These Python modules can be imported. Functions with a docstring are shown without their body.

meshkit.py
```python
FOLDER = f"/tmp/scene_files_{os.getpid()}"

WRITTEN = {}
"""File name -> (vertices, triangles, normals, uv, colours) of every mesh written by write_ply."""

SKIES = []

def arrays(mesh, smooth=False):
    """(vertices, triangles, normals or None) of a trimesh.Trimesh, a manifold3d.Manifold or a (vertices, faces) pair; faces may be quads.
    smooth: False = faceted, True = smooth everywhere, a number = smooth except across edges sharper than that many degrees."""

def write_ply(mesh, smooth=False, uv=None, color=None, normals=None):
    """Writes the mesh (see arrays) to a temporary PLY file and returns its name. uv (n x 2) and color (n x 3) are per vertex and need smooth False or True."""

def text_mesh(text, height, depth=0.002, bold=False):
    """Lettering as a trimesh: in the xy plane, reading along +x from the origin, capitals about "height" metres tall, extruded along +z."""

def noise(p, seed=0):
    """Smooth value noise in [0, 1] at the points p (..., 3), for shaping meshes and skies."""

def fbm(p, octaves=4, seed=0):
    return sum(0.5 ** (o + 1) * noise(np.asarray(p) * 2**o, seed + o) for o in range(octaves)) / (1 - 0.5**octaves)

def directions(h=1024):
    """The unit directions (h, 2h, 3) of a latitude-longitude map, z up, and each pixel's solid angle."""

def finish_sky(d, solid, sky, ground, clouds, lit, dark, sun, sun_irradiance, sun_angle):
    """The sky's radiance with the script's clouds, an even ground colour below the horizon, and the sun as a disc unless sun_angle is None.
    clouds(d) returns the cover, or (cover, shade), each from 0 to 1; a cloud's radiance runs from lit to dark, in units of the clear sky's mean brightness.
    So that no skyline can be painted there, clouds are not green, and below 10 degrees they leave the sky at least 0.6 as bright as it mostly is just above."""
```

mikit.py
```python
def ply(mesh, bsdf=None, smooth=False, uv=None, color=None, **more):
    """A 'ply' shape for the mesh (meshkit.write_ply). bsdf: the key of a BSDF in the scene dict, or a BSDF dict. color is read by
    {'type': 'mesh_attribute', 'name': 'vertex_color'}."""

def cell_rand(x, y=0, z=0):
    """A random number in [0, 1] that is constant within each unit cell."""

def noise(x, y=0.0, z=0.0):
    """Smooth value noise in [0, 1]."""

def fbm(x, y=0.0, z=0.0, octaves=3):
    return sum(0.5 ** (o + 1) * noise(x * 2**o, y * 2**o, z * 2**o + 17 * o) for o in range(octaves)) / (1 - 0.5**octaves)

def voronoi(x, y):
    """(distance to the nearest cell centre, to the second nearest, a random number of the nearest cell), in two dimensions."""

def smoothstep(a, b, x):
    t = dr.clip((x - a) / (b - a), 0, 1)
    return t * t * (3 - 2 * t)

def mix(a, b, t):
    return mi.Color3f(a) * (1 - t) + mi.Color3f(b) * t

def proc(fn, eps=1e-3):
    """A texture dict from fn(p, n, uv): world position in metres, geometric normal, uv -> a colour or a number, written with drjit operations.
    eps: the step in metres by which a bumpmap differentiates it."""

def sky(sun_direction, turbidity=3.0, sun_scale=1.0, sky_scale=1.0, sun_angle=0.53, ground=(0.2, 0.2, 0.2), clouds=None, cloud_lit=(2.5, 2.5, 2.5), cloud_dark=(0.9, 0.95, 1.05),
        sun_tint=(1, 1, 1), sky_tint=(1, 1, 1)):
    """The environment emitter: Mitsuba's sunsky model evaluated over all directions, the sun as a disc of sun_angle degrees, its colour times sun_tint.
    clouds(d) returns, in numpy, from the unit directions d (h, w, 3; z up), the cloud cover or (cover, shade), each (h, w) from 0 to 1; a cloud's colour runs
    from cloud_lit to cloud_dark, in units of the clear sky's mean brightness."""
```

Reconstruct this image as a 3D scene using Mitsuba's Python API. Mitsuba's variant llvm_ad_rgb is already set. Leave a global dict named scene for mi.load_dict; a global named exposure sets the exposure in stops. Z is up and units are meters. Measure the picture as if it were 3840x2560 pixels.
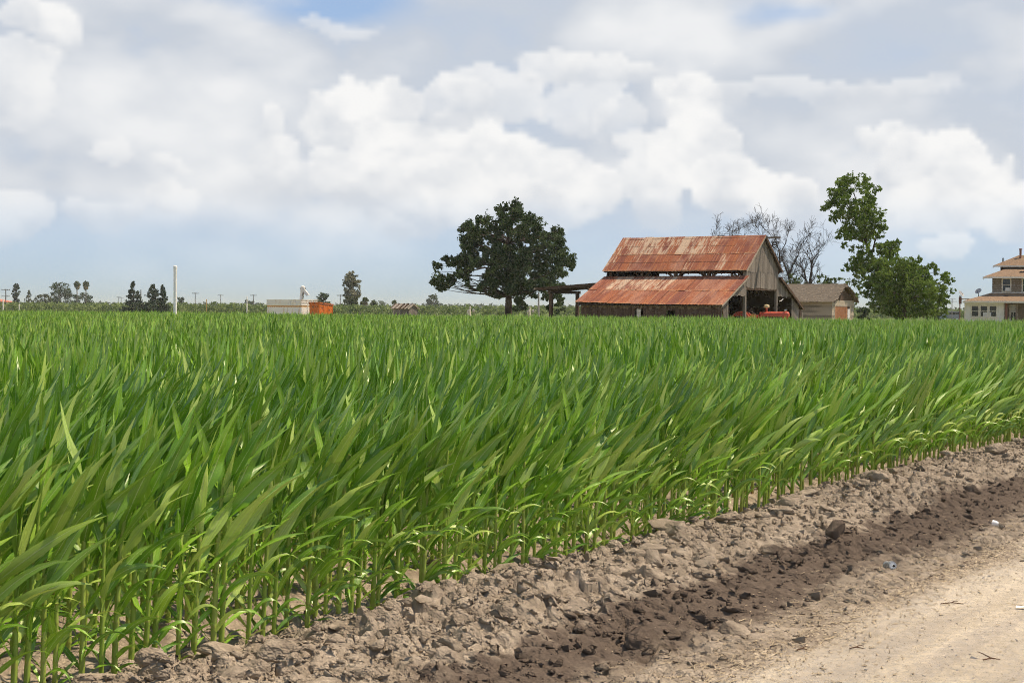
import math, random
import numpy as np, trimesh, drjit as dr, mitsuba as mi, mikit, meshkit
from mikit import proc, noise, fbm, voronoi, cell_rand, smoothstep, mix
from scipy.spatial import cKDTree, ConvexHull

T = mi.ScalarTransform4f
scene, labels = {'type': 'scene'}, {}

# ------------------------------------------------------------------ camera, sky, exposure
PITCH, ROLL, EYE = 0.021, math.radians(0.35), 1.9
fwd = np.array([0, math.cos(PITCH), -math.sin(PITCH)])
scene['camera'] = {'type': 'perspective', 'fov': 35.27, 'fov_axis': 'x', 'near_clip': 0.1, 'far_clip': 9000.0,
                   'to_world': T().look_at(origin=[0, 0, EYE], target=[float(v) for v in (fwd * 10 + [0, 0, EYE])],
                                           up=[-math.sin(ROLL), 0, math.cos(ROLL)])}
exposure = 1.85
HAZE = 0.00014


def clouds(d):
    az = np.degrees(np.arctan2(d[..., 0], d[..., 1]))
    el = np.degrees(np.arcsin(np.clip(d[..., 2], -1, 1)))
    q = np.stack([az * np.cos(np.radians(el)), el, 0 * el], -1)
    w1 = meshkit.fbm(q * 0.55 + [3, 7, 1], 5, 3) - 0.5
    w2 = meshkit.fbm(q * 0.55 + [31, 17, 5], 5, 9) - 0.5
    x, y = az + 1.5 * w1, el + 1.3 * w2
    f1 = meshkit.fbm(d * [5, 5, 16] + [2.2, 1.1, 0.4], 5, 21)          # wide flat layer
    f2 = meshkit.fbm(q * [0.16, 0.42, 1] + [9, 4, 2], 4, 33)           # streaks of the layer
    f3 = meshkit.fbm(q * [0.5, 0.8, 1] + [5, 2, 7], 5, 55)
    # the layer: nearly closed overhead, thinning to blue towards the horizon
    rise = np.clip((el - 0.8) / 4.0, 0, 1); rise = rise * rise * (3 - 2 * rise)
    layer = np.clip(0.52 + 0.47 * rise + 0.50 * (f2 - 0.50), 0, 0.97)
    gap = np.exp(-(((az + 6.7) / 2.9) ** 2 + ((el - 10.8) / 0.95) ** 2)) + 0.5 * np.exp(-(((az - 10) / 1.7) ** 2 + ((el - 10.2) / 0.35) ** 2))
    layer = layer * (1 - 0.80 * np.clip(1.7 * gap - 0.9 * (f3 - 0.35), 0, 1))
    high = np.clip((el - 12) / 10, 0, 1)
    layer = layer * (1 - high) + high * np.clip((f1 - 0.50) * 6, 0, 1)
    low = np.clip((f3 - 0.44) * 2.6, 0, 1) * np.clip((el - 0.4) / 1.5, 0, 1)
    layer = np.maximum(layer, low * 0.8)
    shade = np.clip(0.80 + 1.7 * (0.5 - f2) + 0.9 * (0.5 - f3), 0.20, 1.0)
    # heaps: (azimuth, elevation, half width, half height, brightness)
    heaps = [(-6.0, 6.6, 1.3, 1.3, 1), (-4.8, 6.9, 1.2, 1.2, 1), (-4.2, 5.6, 1.5, 1.2, 1), (-2.6, 5.6, 1.7, 1.2, 1), (-1.2, 5.5, 1.5, 1.1, 1), (0.2, 5.0, 1.4, 1.1, 1),
             (1.5, 4.7, 1.3, 1.0, 1), (2.6, 4.2, 1.1, 0.9, .9), (-3.4, 4.2, 2.6, 1.2, .8), (0, 3.7, 3.0, 0.9, .7), (-5.9, 4.6, 1.2, 1.0, .8),
             (-0.6, 7.6, 1.9, 0.9, .75), (1.0, 8.6, 1.4, 0.5, .75), (2.4, 7.3, 1.5, .8, .62), (3.9, 6.6, 1.0, .8, .5), (-2.2, 7.2, 1.5, 0.8, .7), (3.2, 8.5, 2.0, 0.5, .75), (6.2, 7.6, 1.2, .6, .85),
             (6.4, 6.8, 1.0, 1.2, 1), (6.6, 5.6, 1.4, 1.4, 1), (7.7, 5.7, 0.6, 0.7, .95), (7.8, 4.4, 1.5, 1.2, 1), (9.3, 3.8, 1.3, 0.9, .95), (5.2, 4.6, 1.3, 1.4, .8),
             (13.0, 5.8, .8, .6, .85), (14.2, 5.0, 1.3, 1.0, 1), (15.3, 5.1, 1.1, 1.1, 1), (16.2, 4.2, 1.3, 1.1, 1), (17.2, 3.4, 1.2, .8, .9), (14.6, 3.6, 1.8, .9, .8),
             (15.1, 2.1, 1.0, .42, .9), (-8.5, 6.1, .55, 1.3, .75), (-8.4, 5.0, 1.0, .8, .7), (-7.2, 4.2, 2.0, .7, .5), (-9.3, 4.3, 1.2, .6, .4),
             (-15.9, 9.6, 1.0, .75, .95), (-17.0, 9.7, .7, .55, .8), (-17.4, 7.6, 1.9, 1.3, .7), (-14.0, 5.0, .7, .4, .55), (-12.1, 4.7, .5, .25, .6),
             (-12.0, 3.6, .8, .5, .65), (-17.2, 3.2, 1.2, .7, .7), (-14.2, 3.1, 1.2, .4, .5), (-4.2, 2.9, 1.0, .4, .6), (10.5, 7.6, 5.0, .45, .55), (-6.2, 9.75, 1.2, .3, .6)]
    cover, lit = layer, 1 - shade
    f4 = meshkit.fbm(q * [1.2, 1.5, 1] + [4, 8, 3], 4, 77); f5 = meshkit.fbm(q * [0.8, 1.1, 1] + [1, 6, 2], 5, 88)
    for a, e, rx, ry, b in heaps:
        r = 0.75 * (f4 - 0.5) + np.sqrt(((x - a) / rx) ** 2 + (np.where(y > e, (y - e) / ry, (y - e) / (ry * 1.25))) ** 2)
        m = np.clip((1.10 - r) / 0.16, 0, 1)
        m = m * m * (3 - 2 * m) * b
        v = np.clip(0.72 + 0.34 * (y - e) / ry + 1.3 * (f5 - 0.5) + 0.7 * (f4 - 0.5), 0.22, 1.0)
        lit = lit * (1 - m) + v * m
        cover = cover * (1 - m) + 1.0 * m
    base = np.clip((el - 0.2) / 3.8, 0.0, 1)                      # the lowest air stays clear blue
    return np.clip(cover, 0, 1) * (0.28 + 0.72 * base), np.clip(1 - lit, 0, 1)


scene['sky'] = mikit.sky([0.46, 0.08, 0.885], turbidity=3, clouds=clouds, cloud_lit=(2.70, 2.69, 2.66), cloud_dark=(1.72, 1.84, 2.02), sun_tint=(1, 0.97, 0.92))

# ------------------------------------------------------------------ helpers
KEYS = {}


def numbered(name):
    n = KEYS.get(name, 0)
    KEYS[name] = n + 1
    return name if n == 0 else f'{name}_{n:03d}'


def thing(name, label, cat, group=None, kind=None):
    k = numbered(name)
    labels[k] = {'label': label, 'category': cat}
    if group: labels[k]['group'] = group
    if kind: labels[k]['kind'] = kind
    return k


def struct(name, label):
    k = numbered(name)
    labels[k] = {'label': label, 'kind': 'structure'}
    return k


class MB:
    def __init__(self): self.v, self.f, self.u, self.n = [], [], [], 0

    def add(self, v, f, uv=None):
        v = np.asarray(v, float)
        self.v.append(v); self.f.append(np.asarray(f, int) + self.n); self.n += len(v)
        self.u.append(np.zeros((len(v), 2)) if uv is None else np.asarray(uv, float))
        return self

    def box(self, lo, hi, uv=None):
        v = np.array([[x, y, z] for x in (0, 1) for y in (0, 1) for z in (0, 1)], float) * (np.array(hi, float) - lo) + lo
        return self.add(v, BOXF, None if uv is None else np.tile(uv, (8, 1)))

    def bar(self, p, q, w, h=None, up=(0, 0, 1)):
        p, q = np.asarray(p, float), np.asarray(q, float)
        d = (q - p) / np.linalg.norm(q - p)
        s = np.cross(d, up)
        if np.linalg.norm(s) < 1e-3: s = np.cross(d, [1, 0, 0])
        s /= np.linalg.norm(s); u = np.cross(s, d); h = h or w
        v = np.array([c + a * s * w / 2 + b * u * h / 2 for c in (p, q) for a in (-1, 1) for b in (-1, 1)])
        return self.add(v, BOXF)

    def tube(self, pts, rad, sides=6, cap=True):
        p = np.asarray(pts, float); t = np.gradient(p, axis=0); t /= np.linalg.norm(t, axis=1, keepdims=True) + 1e-12
        a = np.cross(t, [0.31, 0.17, 0.93] if abs(t[0, 2]) < 0.8 else [1, 0.2, 0]); a /= np.linalg.norm(a, axis=1, keepdims=True) + 1e-12
        b = np.cross(t, a); ang = np.arange(sides) * 2 * np.pi / sides
        r = np.broadcast_to(rad, (len(p),))
        v = (p[:, None] + r[:, None, None] * (np.cos(ang)[None, :, None] * a[:, None] + np.sin(ang)[None, :, None] * b[:, None])).reshape(-1, 3)
        i, j = np.meshgrid(np.arange(len(p) - 1), np.arange(sides), indexing='ij')
        q = np.stack([i * sides + j, i * sides + (j + 1) % sides, (i + 1) * sides + (j + 1) % sides, (i + 1) * sides + j], -1).reshape(-1, 4)
        f = [q[:, [0, 1, 2]], q[:, [0, 2, 3]]]
        if cap:
            n = len(v); v = np.vstack([v, p[:1], p[-1:]]); k = np.arange(sides); e = (len(p) - 1) * sides
            f += [np.stack([(k + 1) % sides, k, k * 0 + n], 1), np.stack([e + k, e + (k + 1) % sides, k * 0 + n + 1], 1)]
        return self.add(v, np.vstack(f))

    def lathe(self, prof, center=(0, 0, 0), axis=(0, 0, 1), sides=16):
        ax = np.asarray(axis, float) / np.linalg.norm(axis)
        a = np.cross(ax, [1, 0, 0] if abs(ax[0]) < 0.8 else [0, 1, 0]); a /= np.linalg.norm(a); b = np.cross(ax, a)
        ang = np.arange(sides) * 2 * np.pi / sides
        ring = np.cos(ang)[:, None] * a + np.sin(ang)[:, None] * b
        v = np.vstack([np.asarray(center, float) + ax * h + ring * r for r, h in prof])
        i, j = np.meshgrid(np.arange(len(prof) - 1), np.arange(sides), indexing='ij')
        q = np.stack([i * sides + j, i * sides + (j + 1) % sides, (i + 1) * sides + (j + 1) % sides, (i + 1) * sides + j], -1).reshape(-1, 4)
        return self.add(v, np.vstack([q[:, [0, 1, 2]], q[:, [0, 2, 3]]]))

    def poly(self, pts, thick=0.0, nrm=None):
        """a convex polygon, given thickness below it"""
        p = np.asarray(pts, float); n = len(p)
        f = [[0, i, i + 1] for i in range(1, n - 1)]
        if thick == 0: return self.add(p, f)
        m = np.cross(p[1] - p[0], p[2] - p[0]); m /= np.linalg.norm(m)
        v = np.vstack([p, p - m * thick])
        f = f + [[n, n + i + 1, n + i] for i in range(1, n - 1)]
        for i in range(n):
            j = (i + 1) % n
            f += [[i, n + i, n + j], [i, n + j, j]]
        return self.add(v, f)

    def arrays(self): return np.vstack(self.v), np.vstack(self.f), np.vstack(self.u)


BOXF = np.array([[0, 1, 3], [0, 3, 2], [4, 6, 7], [4, 7, 5], [0, 4, 5], [0, 5, 1], [2, 3, 7], [2, 7, 6], [0, 2, 6], [0, 6, 4], [1, 5, 7], [1, 7, 3]])


class Frame:
    """a right-handed local frame turned by ang about z: local (x, y, z) -> world"""
    def __init__(self, o, ang):
        self.o = np.array([o[0], o[1], o[2] if len(o) > 2 else 0.0]); c, s = math.cos(ang), math.sin(ang)
        self.m = np.array([[c, -s, 0], [s, c, 0], [0, 0, 1]])

    def __call__(self, v): return np.asarray(v, float) @ self.m.T + self.o


WORLD = Frame((0, 0), 0)


def put(key, mb, bsdf, frame=WORLD, smooth=False, uv=False, label=None, kind=None):
    v, f, u = mb.arrays()
    scene[key] = mikit.ply(trimesh.Trimesh(frame(v), f, process=False), bsdf, smooth=smooth, uv=u if uv else None)
    if label or kind:
        labels[key] = {**({'label': label} if label else {}), **({'kind': kind} if kind else {})}
    return key


def part(root, name, mb, bsdf, frame=WORLD, **kw):
    if frame is WORLD and root.split('__')[0] in ('farmhouse', 'satellite_dish'): frame = HF
    return put(numbered(f'{root}__{name}'), mb, bsdf, frame, **kw)


HOUSE_TURN = math.radians(-16.5)
_c, _s = math.cos(HOUSE_TURN), math.sin(HOUSE_TURN)
HF = Frame((39.37 - (_c * 39.37 - _s * 140.0), 140.0 - (_s * 39.37 + _c * 140.0)), HOUSE_TURN)


def rgb(*c): return {'type': 'rgb', 'value': list(c)}


def mat(name, color, rough=0.85, metallic=0.0, specular=0.3, bump=None, **kw):
    b = {'type': 'principled', 'base_color': proc(color) if callable(color) else rgb(*color), 'roughness': rough, 'metallic': metallic, 'specular': specular, **kw}
    if bump: b = {'type': 'bumpmap', 'arbitrary': proc(bump[0], bump[2] if len(bump) > 2 else 1e-3), 'scale': bump[1], 'bsdf': b}
    scene[name] = {'type': 'twosided', 'bsdf': b}


def leafmat(name, color, trans=0.5, rough=0.5):
    scene[name] = {'type': 'principledthin', 'base_color': proc(color), 'roughness': rough, 'diff_trans': trans, 'spec_trans': 0.0, 'eta': 1.4}


# farm grid: rows run along RD from the near field corner P0; s counts to the left of it, into the field
P0 = np.array([-1.77, 8.40]); RA = math.radians(32.25)
RD, ND = np.array([math.sin(RA), math.cos(RA)]), np.array([-math.cos(RA), math.sin(RA)])


def st(t, s): return P0 + np.multiply.outer(np.asarray(t, float), RD) + np.multiply.outer(np.asarray(s, float), ND)


def dst(p):
    dx, dy = p.x - float(P0[0]), p.y - float(P0[1])
    return dx * float(RD[0]) + dy * float(RD[1]), dx * float(ND[0]) + dy * float(ND[1])


# ------------------------------------------------------------------ materials
def soil_color(p, n, uv):
    t, s = dst(p)
    a = fbm(p.x * 9, p.y * 9, p.z * 9, 4)
    c = mix((0.235, 0.194, 0.148), (0.345, 0.292, 0.228), smoothstep(0.25, 0.75, a))
    edge = s + 0.34 * (fbm(t * 0.9, s * 1.5, 3.1, 4) - 0.5) + 0.22 * (noise(p.x * 14, p.y * 14, p.z * 10) - 0.5)
    damp = smoothstep(-1.24, -1.46, edge) * smoothstep(-2.18, -1.80, edge)
    wet = mix((0.078, 0.060, 0.047), (0.140, 0.110, 0.086), a)
    c = mix(c, wet, damp)
    g = noise(p.x * 160, p.y * 160, p.z * 160)
    return c * (0.86 + 0.28 * g)


def road_color(p, n, uv):
    t, s = dst(p)
    a = fbm(t * 0.7, s * 3.4, 0.0, 4)
    b = fbm(p.x * 26, p.y * 26, 0.0, 3)
    c = mix((0.350, 0.303, 0.230), (0.425, 0.373, 0.290), smoothstep(0.3, 0.7, a))
    c = mix(c, (0.28, 0.245, 0.20), 0.6 * smoothstep(0.50, 0.72, fbm(t * 0.35 + 7, s * 6 + 1, 2.0, 4)))
    c = mix(c, (0.27, 0.255, 0.235), smoothstep(0.52, 0.62, cell_rand(dr.floor(p.x * 95), dr.floor(p.y * 60), 9) * 0.55 + 0.5 * fbm(t * 0.25, s * 2.2, 5.0, 3)) * 0.5)
    g = cell_rand(dr.floor(p.x * 170), dr.floor(p.y * 170), 4)
    c = c * (0.80 + 0.40 * b) * dr.select(g > 0.95, 0.55, dr.select(g < 0.05, 1.25, 1.0))
    edge = s + 0.5 * (fbm(t * 1.1, s * 2, 9.0, 4) - 0.5)
    dirt = mix((0.165, 0.133, 0.100), (0.260, 0.217, 0.165), b)
    q = cell_rand(dr.floor(p.x * 85 + 3 * b), dr.floor(p.y * 60 + 4 * b), 2)
    dirt = mix(mix(dirt, (0.085, 0.064, 0.047), smoothstep(0.70, 0.80, q)), (0.40, 0.335, 0.24), smoothstep(0.22, 0.12, q))
    return mix(c, dirt, smoothstep(-2.80, -2.32, edge))


def ground_color(p, n, uv):
    t, s = dst(p)
    a = fbm(p.x * 0.35, p.y * 0.35, 0.0, 4); b = noise(p.x * 4, p.y * 4, 1.0)
    grass = mix((0.26, 0.235, 0.115), (0.17, 0.19, 0.07), a) * (0.8 + 0.4 * b)
    grass = mix(grass, (0.075, 0.105, 0.032), smoothstep(235, 260, p.y + 40 * (a - 0.5)))
    soil = mix((0.22, 0.165, 0.115), (0.31, 0.24, 0.17), fbm(p.x * 6, p.y * 6, 0.0, 3))
    field = smoothstep(80.2, 79.2, t) * smoothstep(-12.0, -11.0, s)
    return mix(grass, soil, field)


def soil_grain(p, n, uv): return 0.6 * fbm(p.x * 38, p.y * 38, p.z * 38, 3) + 0.4 * noise(p.x * 120, p.y * 120, p.z * 120)


mat('soil', soil_color, rough=0.95, specular=0.15, bump=(soil_grain, 0.030, 2e-3))
mat('road_dust', road_color, rough=0.95, specular=0.15, bump=(lambda p, n, uv: fbm(p.x * 60, p.y * 60, 1.0, 3), 0.0022, 2e-3))
mat('ground_cover', ground_color, rough=1.0, specular=0.1)


def corn_leaf_color(p, n, uv):
    k = dr.floor(uv.y); r = cell_rand(k, 3, 1); r2 = cell_rand(k, 8, 2)
    c = mix((0.100, 0.245, 0.010), (0.225, 0.420, 0.028), r)
    c = mix(c, (0.400, 0.540, 0.110), smoothstep(0.62, 0.92, cell_rand(k, 11, 3)))
    c = mix(c, (0.260, 0.370, 0.040), smoothstep(0.90, 1.0, r2) * 0.7)
    c = c * (0.84 + 0.32 * noise(p.x * 1.3, p.y * 1.3, 0.0))
    u = dr.abs(uv.x - 0.5)
    c = mix(c, (0.38, 0.48, 0.18), 0.8 * smoothstep(0.042, 0.016, u))
    vein = noise(uv.x * 34, k, 0.0)
    return c * (0.88 + 0.24 * vein)


def stalk_color(p, n, uv):
    r = cell_rand(dr.floor(uv.y), 5, 1)
    c = mix((0.22, 0.33, 0.045), (0.32, 0.40, 0.085), r)
    ringed = smoothstep(0.07, 0.02, dr.abs(uv.x - dr.floor(uv.x + 0.5)))
    c = mix(c, (0.33, 0.30, 0.08), 0.5 * ringed)
    return mix(c, (0.26, 0.11, 0.07), smoothstep(0.75, 0.25, uv.x + 0.5 * noise(p.x * 60, p.y * 60, p.z * 40)) * smoothstep(0.3, 0.6, r))


scene['corn_leaf'] = {'type': 'blendbsdf', 'weight': 0.34,
    'a': {'type': 'twosided', 'bsdf': {'type': 'principled', 'base_color': proc(corn_leaf_color), 'roughness': 0.40, 'specular': 1.0}},
    'b': {'type': 'principledthin', 'base_color': proc(corn_leaf_color), 'roughness': 0.5, 'diff_trans': 1.0, 'spec_trans': 0.0, 'eta': 1.4}}
mat('corn_stalk', stalk_color, rough=0.45, specular=0.4)


def tree_leaf(name, dark, light, trans=0.5, rough=0.55, scale=1.2):
    def fn(p, n, uv): return mix(dark, light, smoothstep(0.25, 0.75, fbm(p.x * scale, p.y * scale, p.z * scale, 3)))
    leafmat(name, fn, trans, rough)


tree_leaf('oak_leaf', (0.046, 0.074, 0.034), (0.090, 0.130, 0.060), 0.5)
tree_leaf('walnut_leaf', (0.090, 0.150, 0.028), (0.175, 0.260, 0.055), 0.65)
tree_leaf('sapling_leaf', (0.060, 0.095, 0.030), (0.120, 0.165, 0.055), 0.5)
tree_leaf('conifer_leaf', (0.040, 0.064, 0.040), (0.072, 0.100, 0.060), 0.3)
tree_leaf('far_leaf', (0.052, 0.078, 0.044), (0.095, 0.125, 0.066), 0.35)
tree_leaf('poplar_leaf', (0.200, 0.200, 0.125), (0.300, 0.290, 0.195), 0.45)
tree_leaf('palm_leaf', (0.060, 0.085, 0.030), (0.110, 0.135, 0.050), 0.3)
tree_leaf('palm_skirt_leaf', (0.25, 0.20, 0.11), (0.36, 0.29, 0.17), 0.2)
tree_leaf('orchard_leaf', (0.150, 0.205, 0.070), (0.235, 0.295, 0.115), 0.5, scale=0.35)
tree_leaf('bush_leaf', (0.060, 0.078, 0.030), (0.105, 0.115, 0.048), 0.3)


def bark_fn(a, b):
    def fn(p, n, uv): return mix(a, b, fbm(p.x * 6, p.y * 6, p.z * 2.0, 3))
    return fn


mat('oak_bark', bark_fn((0.040, 0.030, 0.024), (0.095, 0.075, 0.060)), rough=0.95)
mat('dead_bark', bark_fn((0.036, 0.030, 0.028), (0.080, 0.068, 0.062)), rough=0.95)
mat('palm_bark', bark_fn((0.19, 0.15, 0.11), (0.27, 0.22, 0.17)), rough=0.95)


def rust_color(p, n, uv):
    c, r = dr.floor(uv.x), dr.floor(uv.y); fu, fv = uv.x - c, uv.y - r
    i1, i2 = cell_rand(c, r, 1), cell_rand(c, r, 2)
    blot = fbm(uv.x * 1.7, uv.y * 2.2, 3.0, 4); fine = fbm(uv.x * 9, uv.y * 5, 1.0, 4)
    run = fbm(uv.x * 13, uv.y * 1.6, 7.0, 3)
    col = mix((0.180, 0.056, 0.034), (0.280, 0.088, 0.036), smoothstep(0.25, 0.75, 0.55 * blot + 0.45 * i1))
    col = mix(col, (0.38, 0.150, 0.055), 0.65 * smoothstep(0.52, 0.74, run))
    col = mix(col, (0.40, 0.215, 0.145), 0.42 * smoothstep(0.46, 0.72, fbm(uv.x * 0.9 + 3, uv.y * 1.3, 8.0, 4)))
    # zinc that is left: how much, course by course
    top = smoothstep(0.5, 0.4, r) * smoothstep(13.6, 12.4, uv.x)
    mid = smoothstep(0.5, 0.6, dr.abs(r - 2) * -1 + 1.0) * smoothstep(1.6, 2.2, uv.x) * smoothstep(10.2, 9.2, uv.x)
    odd = dr.select(i2 > 0.86, 1.0, 0.0) * smoothstep(2.5, 1.5, r)
    much = (0.40 + 0.28 * i2) * top + (0.40 + 0.20 * i1) * mid + 0.34 * odd
    left = smoothstep(0.70 - 0.50 * much, 0.86 - 0.50 * much, 0.40 * fine + 0.30 * run + 0.30 * blot)
    col = mix(col, (0.52, 0.41, 0.29), 0.80 * left)
    seam = smoothstep(0.055, 0.02, fu) * smoothstep(0.42, 0.62, fbm(c * 3.1, uv.y * 4.0, 2.0, 3))
    lap = smoothstep(0.955, 0.985, fv) * smoothstep(0.45, 0.62, noise(uv.x * 3.0, r, 5.0))
    col = mix(col, (0.52, 0.38, 0.25), 0.7 * dr.maximum(seam, lap))
    return mix(col, (0.43, 0.17, 0.06), 0.7 * smoothstep(0.86, 1.0, fv) * smoothstep(0.4, 0.6, run))


mat('rusted_tin', rust_color, rough=0.7, specular=0.35)


def board_fn(a, b, streak=0.5, pale=None):
    """uv = (board number + across, metres along)"""
    def fn(p, n, uv):
        k = dr.floor(uv.x); i = cell_rand(k, 2, 5)
        g = fbm(uv.x * 7, uv.y * 0.9, 2.0, 4)
        c = mix(a, b, dr.clip(0.55 * i + 0.9 * (g - 0.25), 0, 1))
        c = c * (1 - streak * smoothstep(0.60, 0.80, fbm(uv.x * 16, uv.y * 0.5, 6.0, 3)))
        if pale:
            edge = pale[1] + 0.26 * (cell_rand(k, 7, 1) - 0.5) + 0.12 * (noise(uv.x * 9, 1.0, 2.0) - 0.5)
            c = mix(c, pale[0], 0.8 * dr.select(uv.y > edge, 1.0, 0.0) * (0.55 + 0.45 * g))
        return c
    return fn


mat('gray_boards', board_fn((0.085, 0.074, 0.067), (0.262, 0.237, 0.216)), rough=0.95)
mat('brown_boards', board_fn((0.058, 0.037, 0.028), (0.128, 0.087, 0.068), 0.5, ((0.24, 0.19, 0.14), 1.98)), rough=0.95)
mat('old_timber', board_fn((0.055, 0.036, 0.026), (0.120, 0.082, 0.060)), rough=0.95)
mat('dark_timber', board_fn((0.030, 0.021, 0.016), (0.060, 0.042, 0.032)), rough=0.95)
mat('pale_timber', board_fn((0.25, 0.22, 0.185), (0.36, 0.32, 0.27)), rough=0.95)
mat('tan_siding', board_fn((0.27, 0.235, 0.19), (0.45, 0.40, 0.33), 0.4), rough=0.9)
mat('door_boards', board_fn((0.230, 0.105, 0.056), (0.320, 0.155, 0.086), 0.25), rough=0.85)
mat('shingles', board_fn((0.135, 0.114, 0.090), (0.252, 0.218, 0.172), 0.4), rough=1.0)
mat('house_siding', board_fn((0.185, 0.150, 0.115), (0.245, 0.200, 0.155), 0.15), rough=0.9)


def plain(base, spread=0.12, scale=3.0):
    def fn(p, n, uv): return mi.Color3f(*base) * (1 - spread + 2 * spread * fbm(p.x * scale, p.y * scale, p.z * scale, 3))
    return fn


def panel_fn(p, n, uv):
    return mi.Color3f(0.66, 0.67, 0.67) * (1 - 0.18 * smoothstep(0.55, 0.8, fbm(p.x * 6, p.y * 6, p.z * 1.3, 4)))


mat('white_panel', panel_fn, rough=0.6)
mat('white_trim', plain((0.66, 0.63, 0.58), 0.06), rough=0.6)
mat('asphalt_shingle', plain((0.205, 0.142, 0.094), 0.10, 8), rough=1.0)
mat('white_pipe', plain((0.86, 0.85, 0.82), 0.03, 2), rough=0.45)
mat('concrete', plain((0.58, 0.55, 0.49), 0.12, 4), rough=0.9)
mat('dark_glass', (0.012, 0.015, 0.018), rough=0.08, specular=0.6)
mat('pale_curtain', plain((0.55, 0.56, 0.58), 0.1), rough=0.9)
mat('dark_metal', (0.05, 0.045, 0.045), rough=0.6)
mat('pole_wood', plain((0.17, 0.14, 0.12), 0.15), rough=0.95)
mat('grey_pole_paint', plain((0.30, 0.29, 0.29), 0.1), rough=0.9)
mat('dish_grey', plain((0.36, 0.36, 0.37), 0.08), rough=0.55)
mat('rust_mast', plain((0.20, 0.095, 0.075), 0.15), rough=0.8)
mat('red_roof', plain((0.42, 0.15, 0.10), 0.15), rough=0.9)
mat('tractor_red', plain((0.43, 0.070, 0.038), 0.14, 5), rough=0.5, specular=0.45)
mat('tractor_cream', plain((0.58, 0.48, 0.29), 0.1, 6), rough=0.5)
mat('ochre_paint', plain((0.48, 0.30, 0.10), 0.2, 9), rough=0.7)
mat('tyre_rubber', plain((0.028, 0.026, 0.025), 0.2), rough=0.9)
mat('chrome', (0.7, 0.7, 0.7), rough=0.25, metallic=1.0)


def orange_fn(p, n, uv):
    c = mix((0.52, 0.125, 0.022), (0.60, 0.165, 0.030), fbm(p.x * 3, p.y * 3, p.z * 3, 3))
    return mix(c, (0.10, 0.055, 0.035), 0.85 * smoothstep(0.60, 0.70, fbm(p.x * 5 + 3, p.y * 5, p.z * 3.2, 4)))


mat('orange_paint', orange_fn, rough=0.6)


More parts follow.
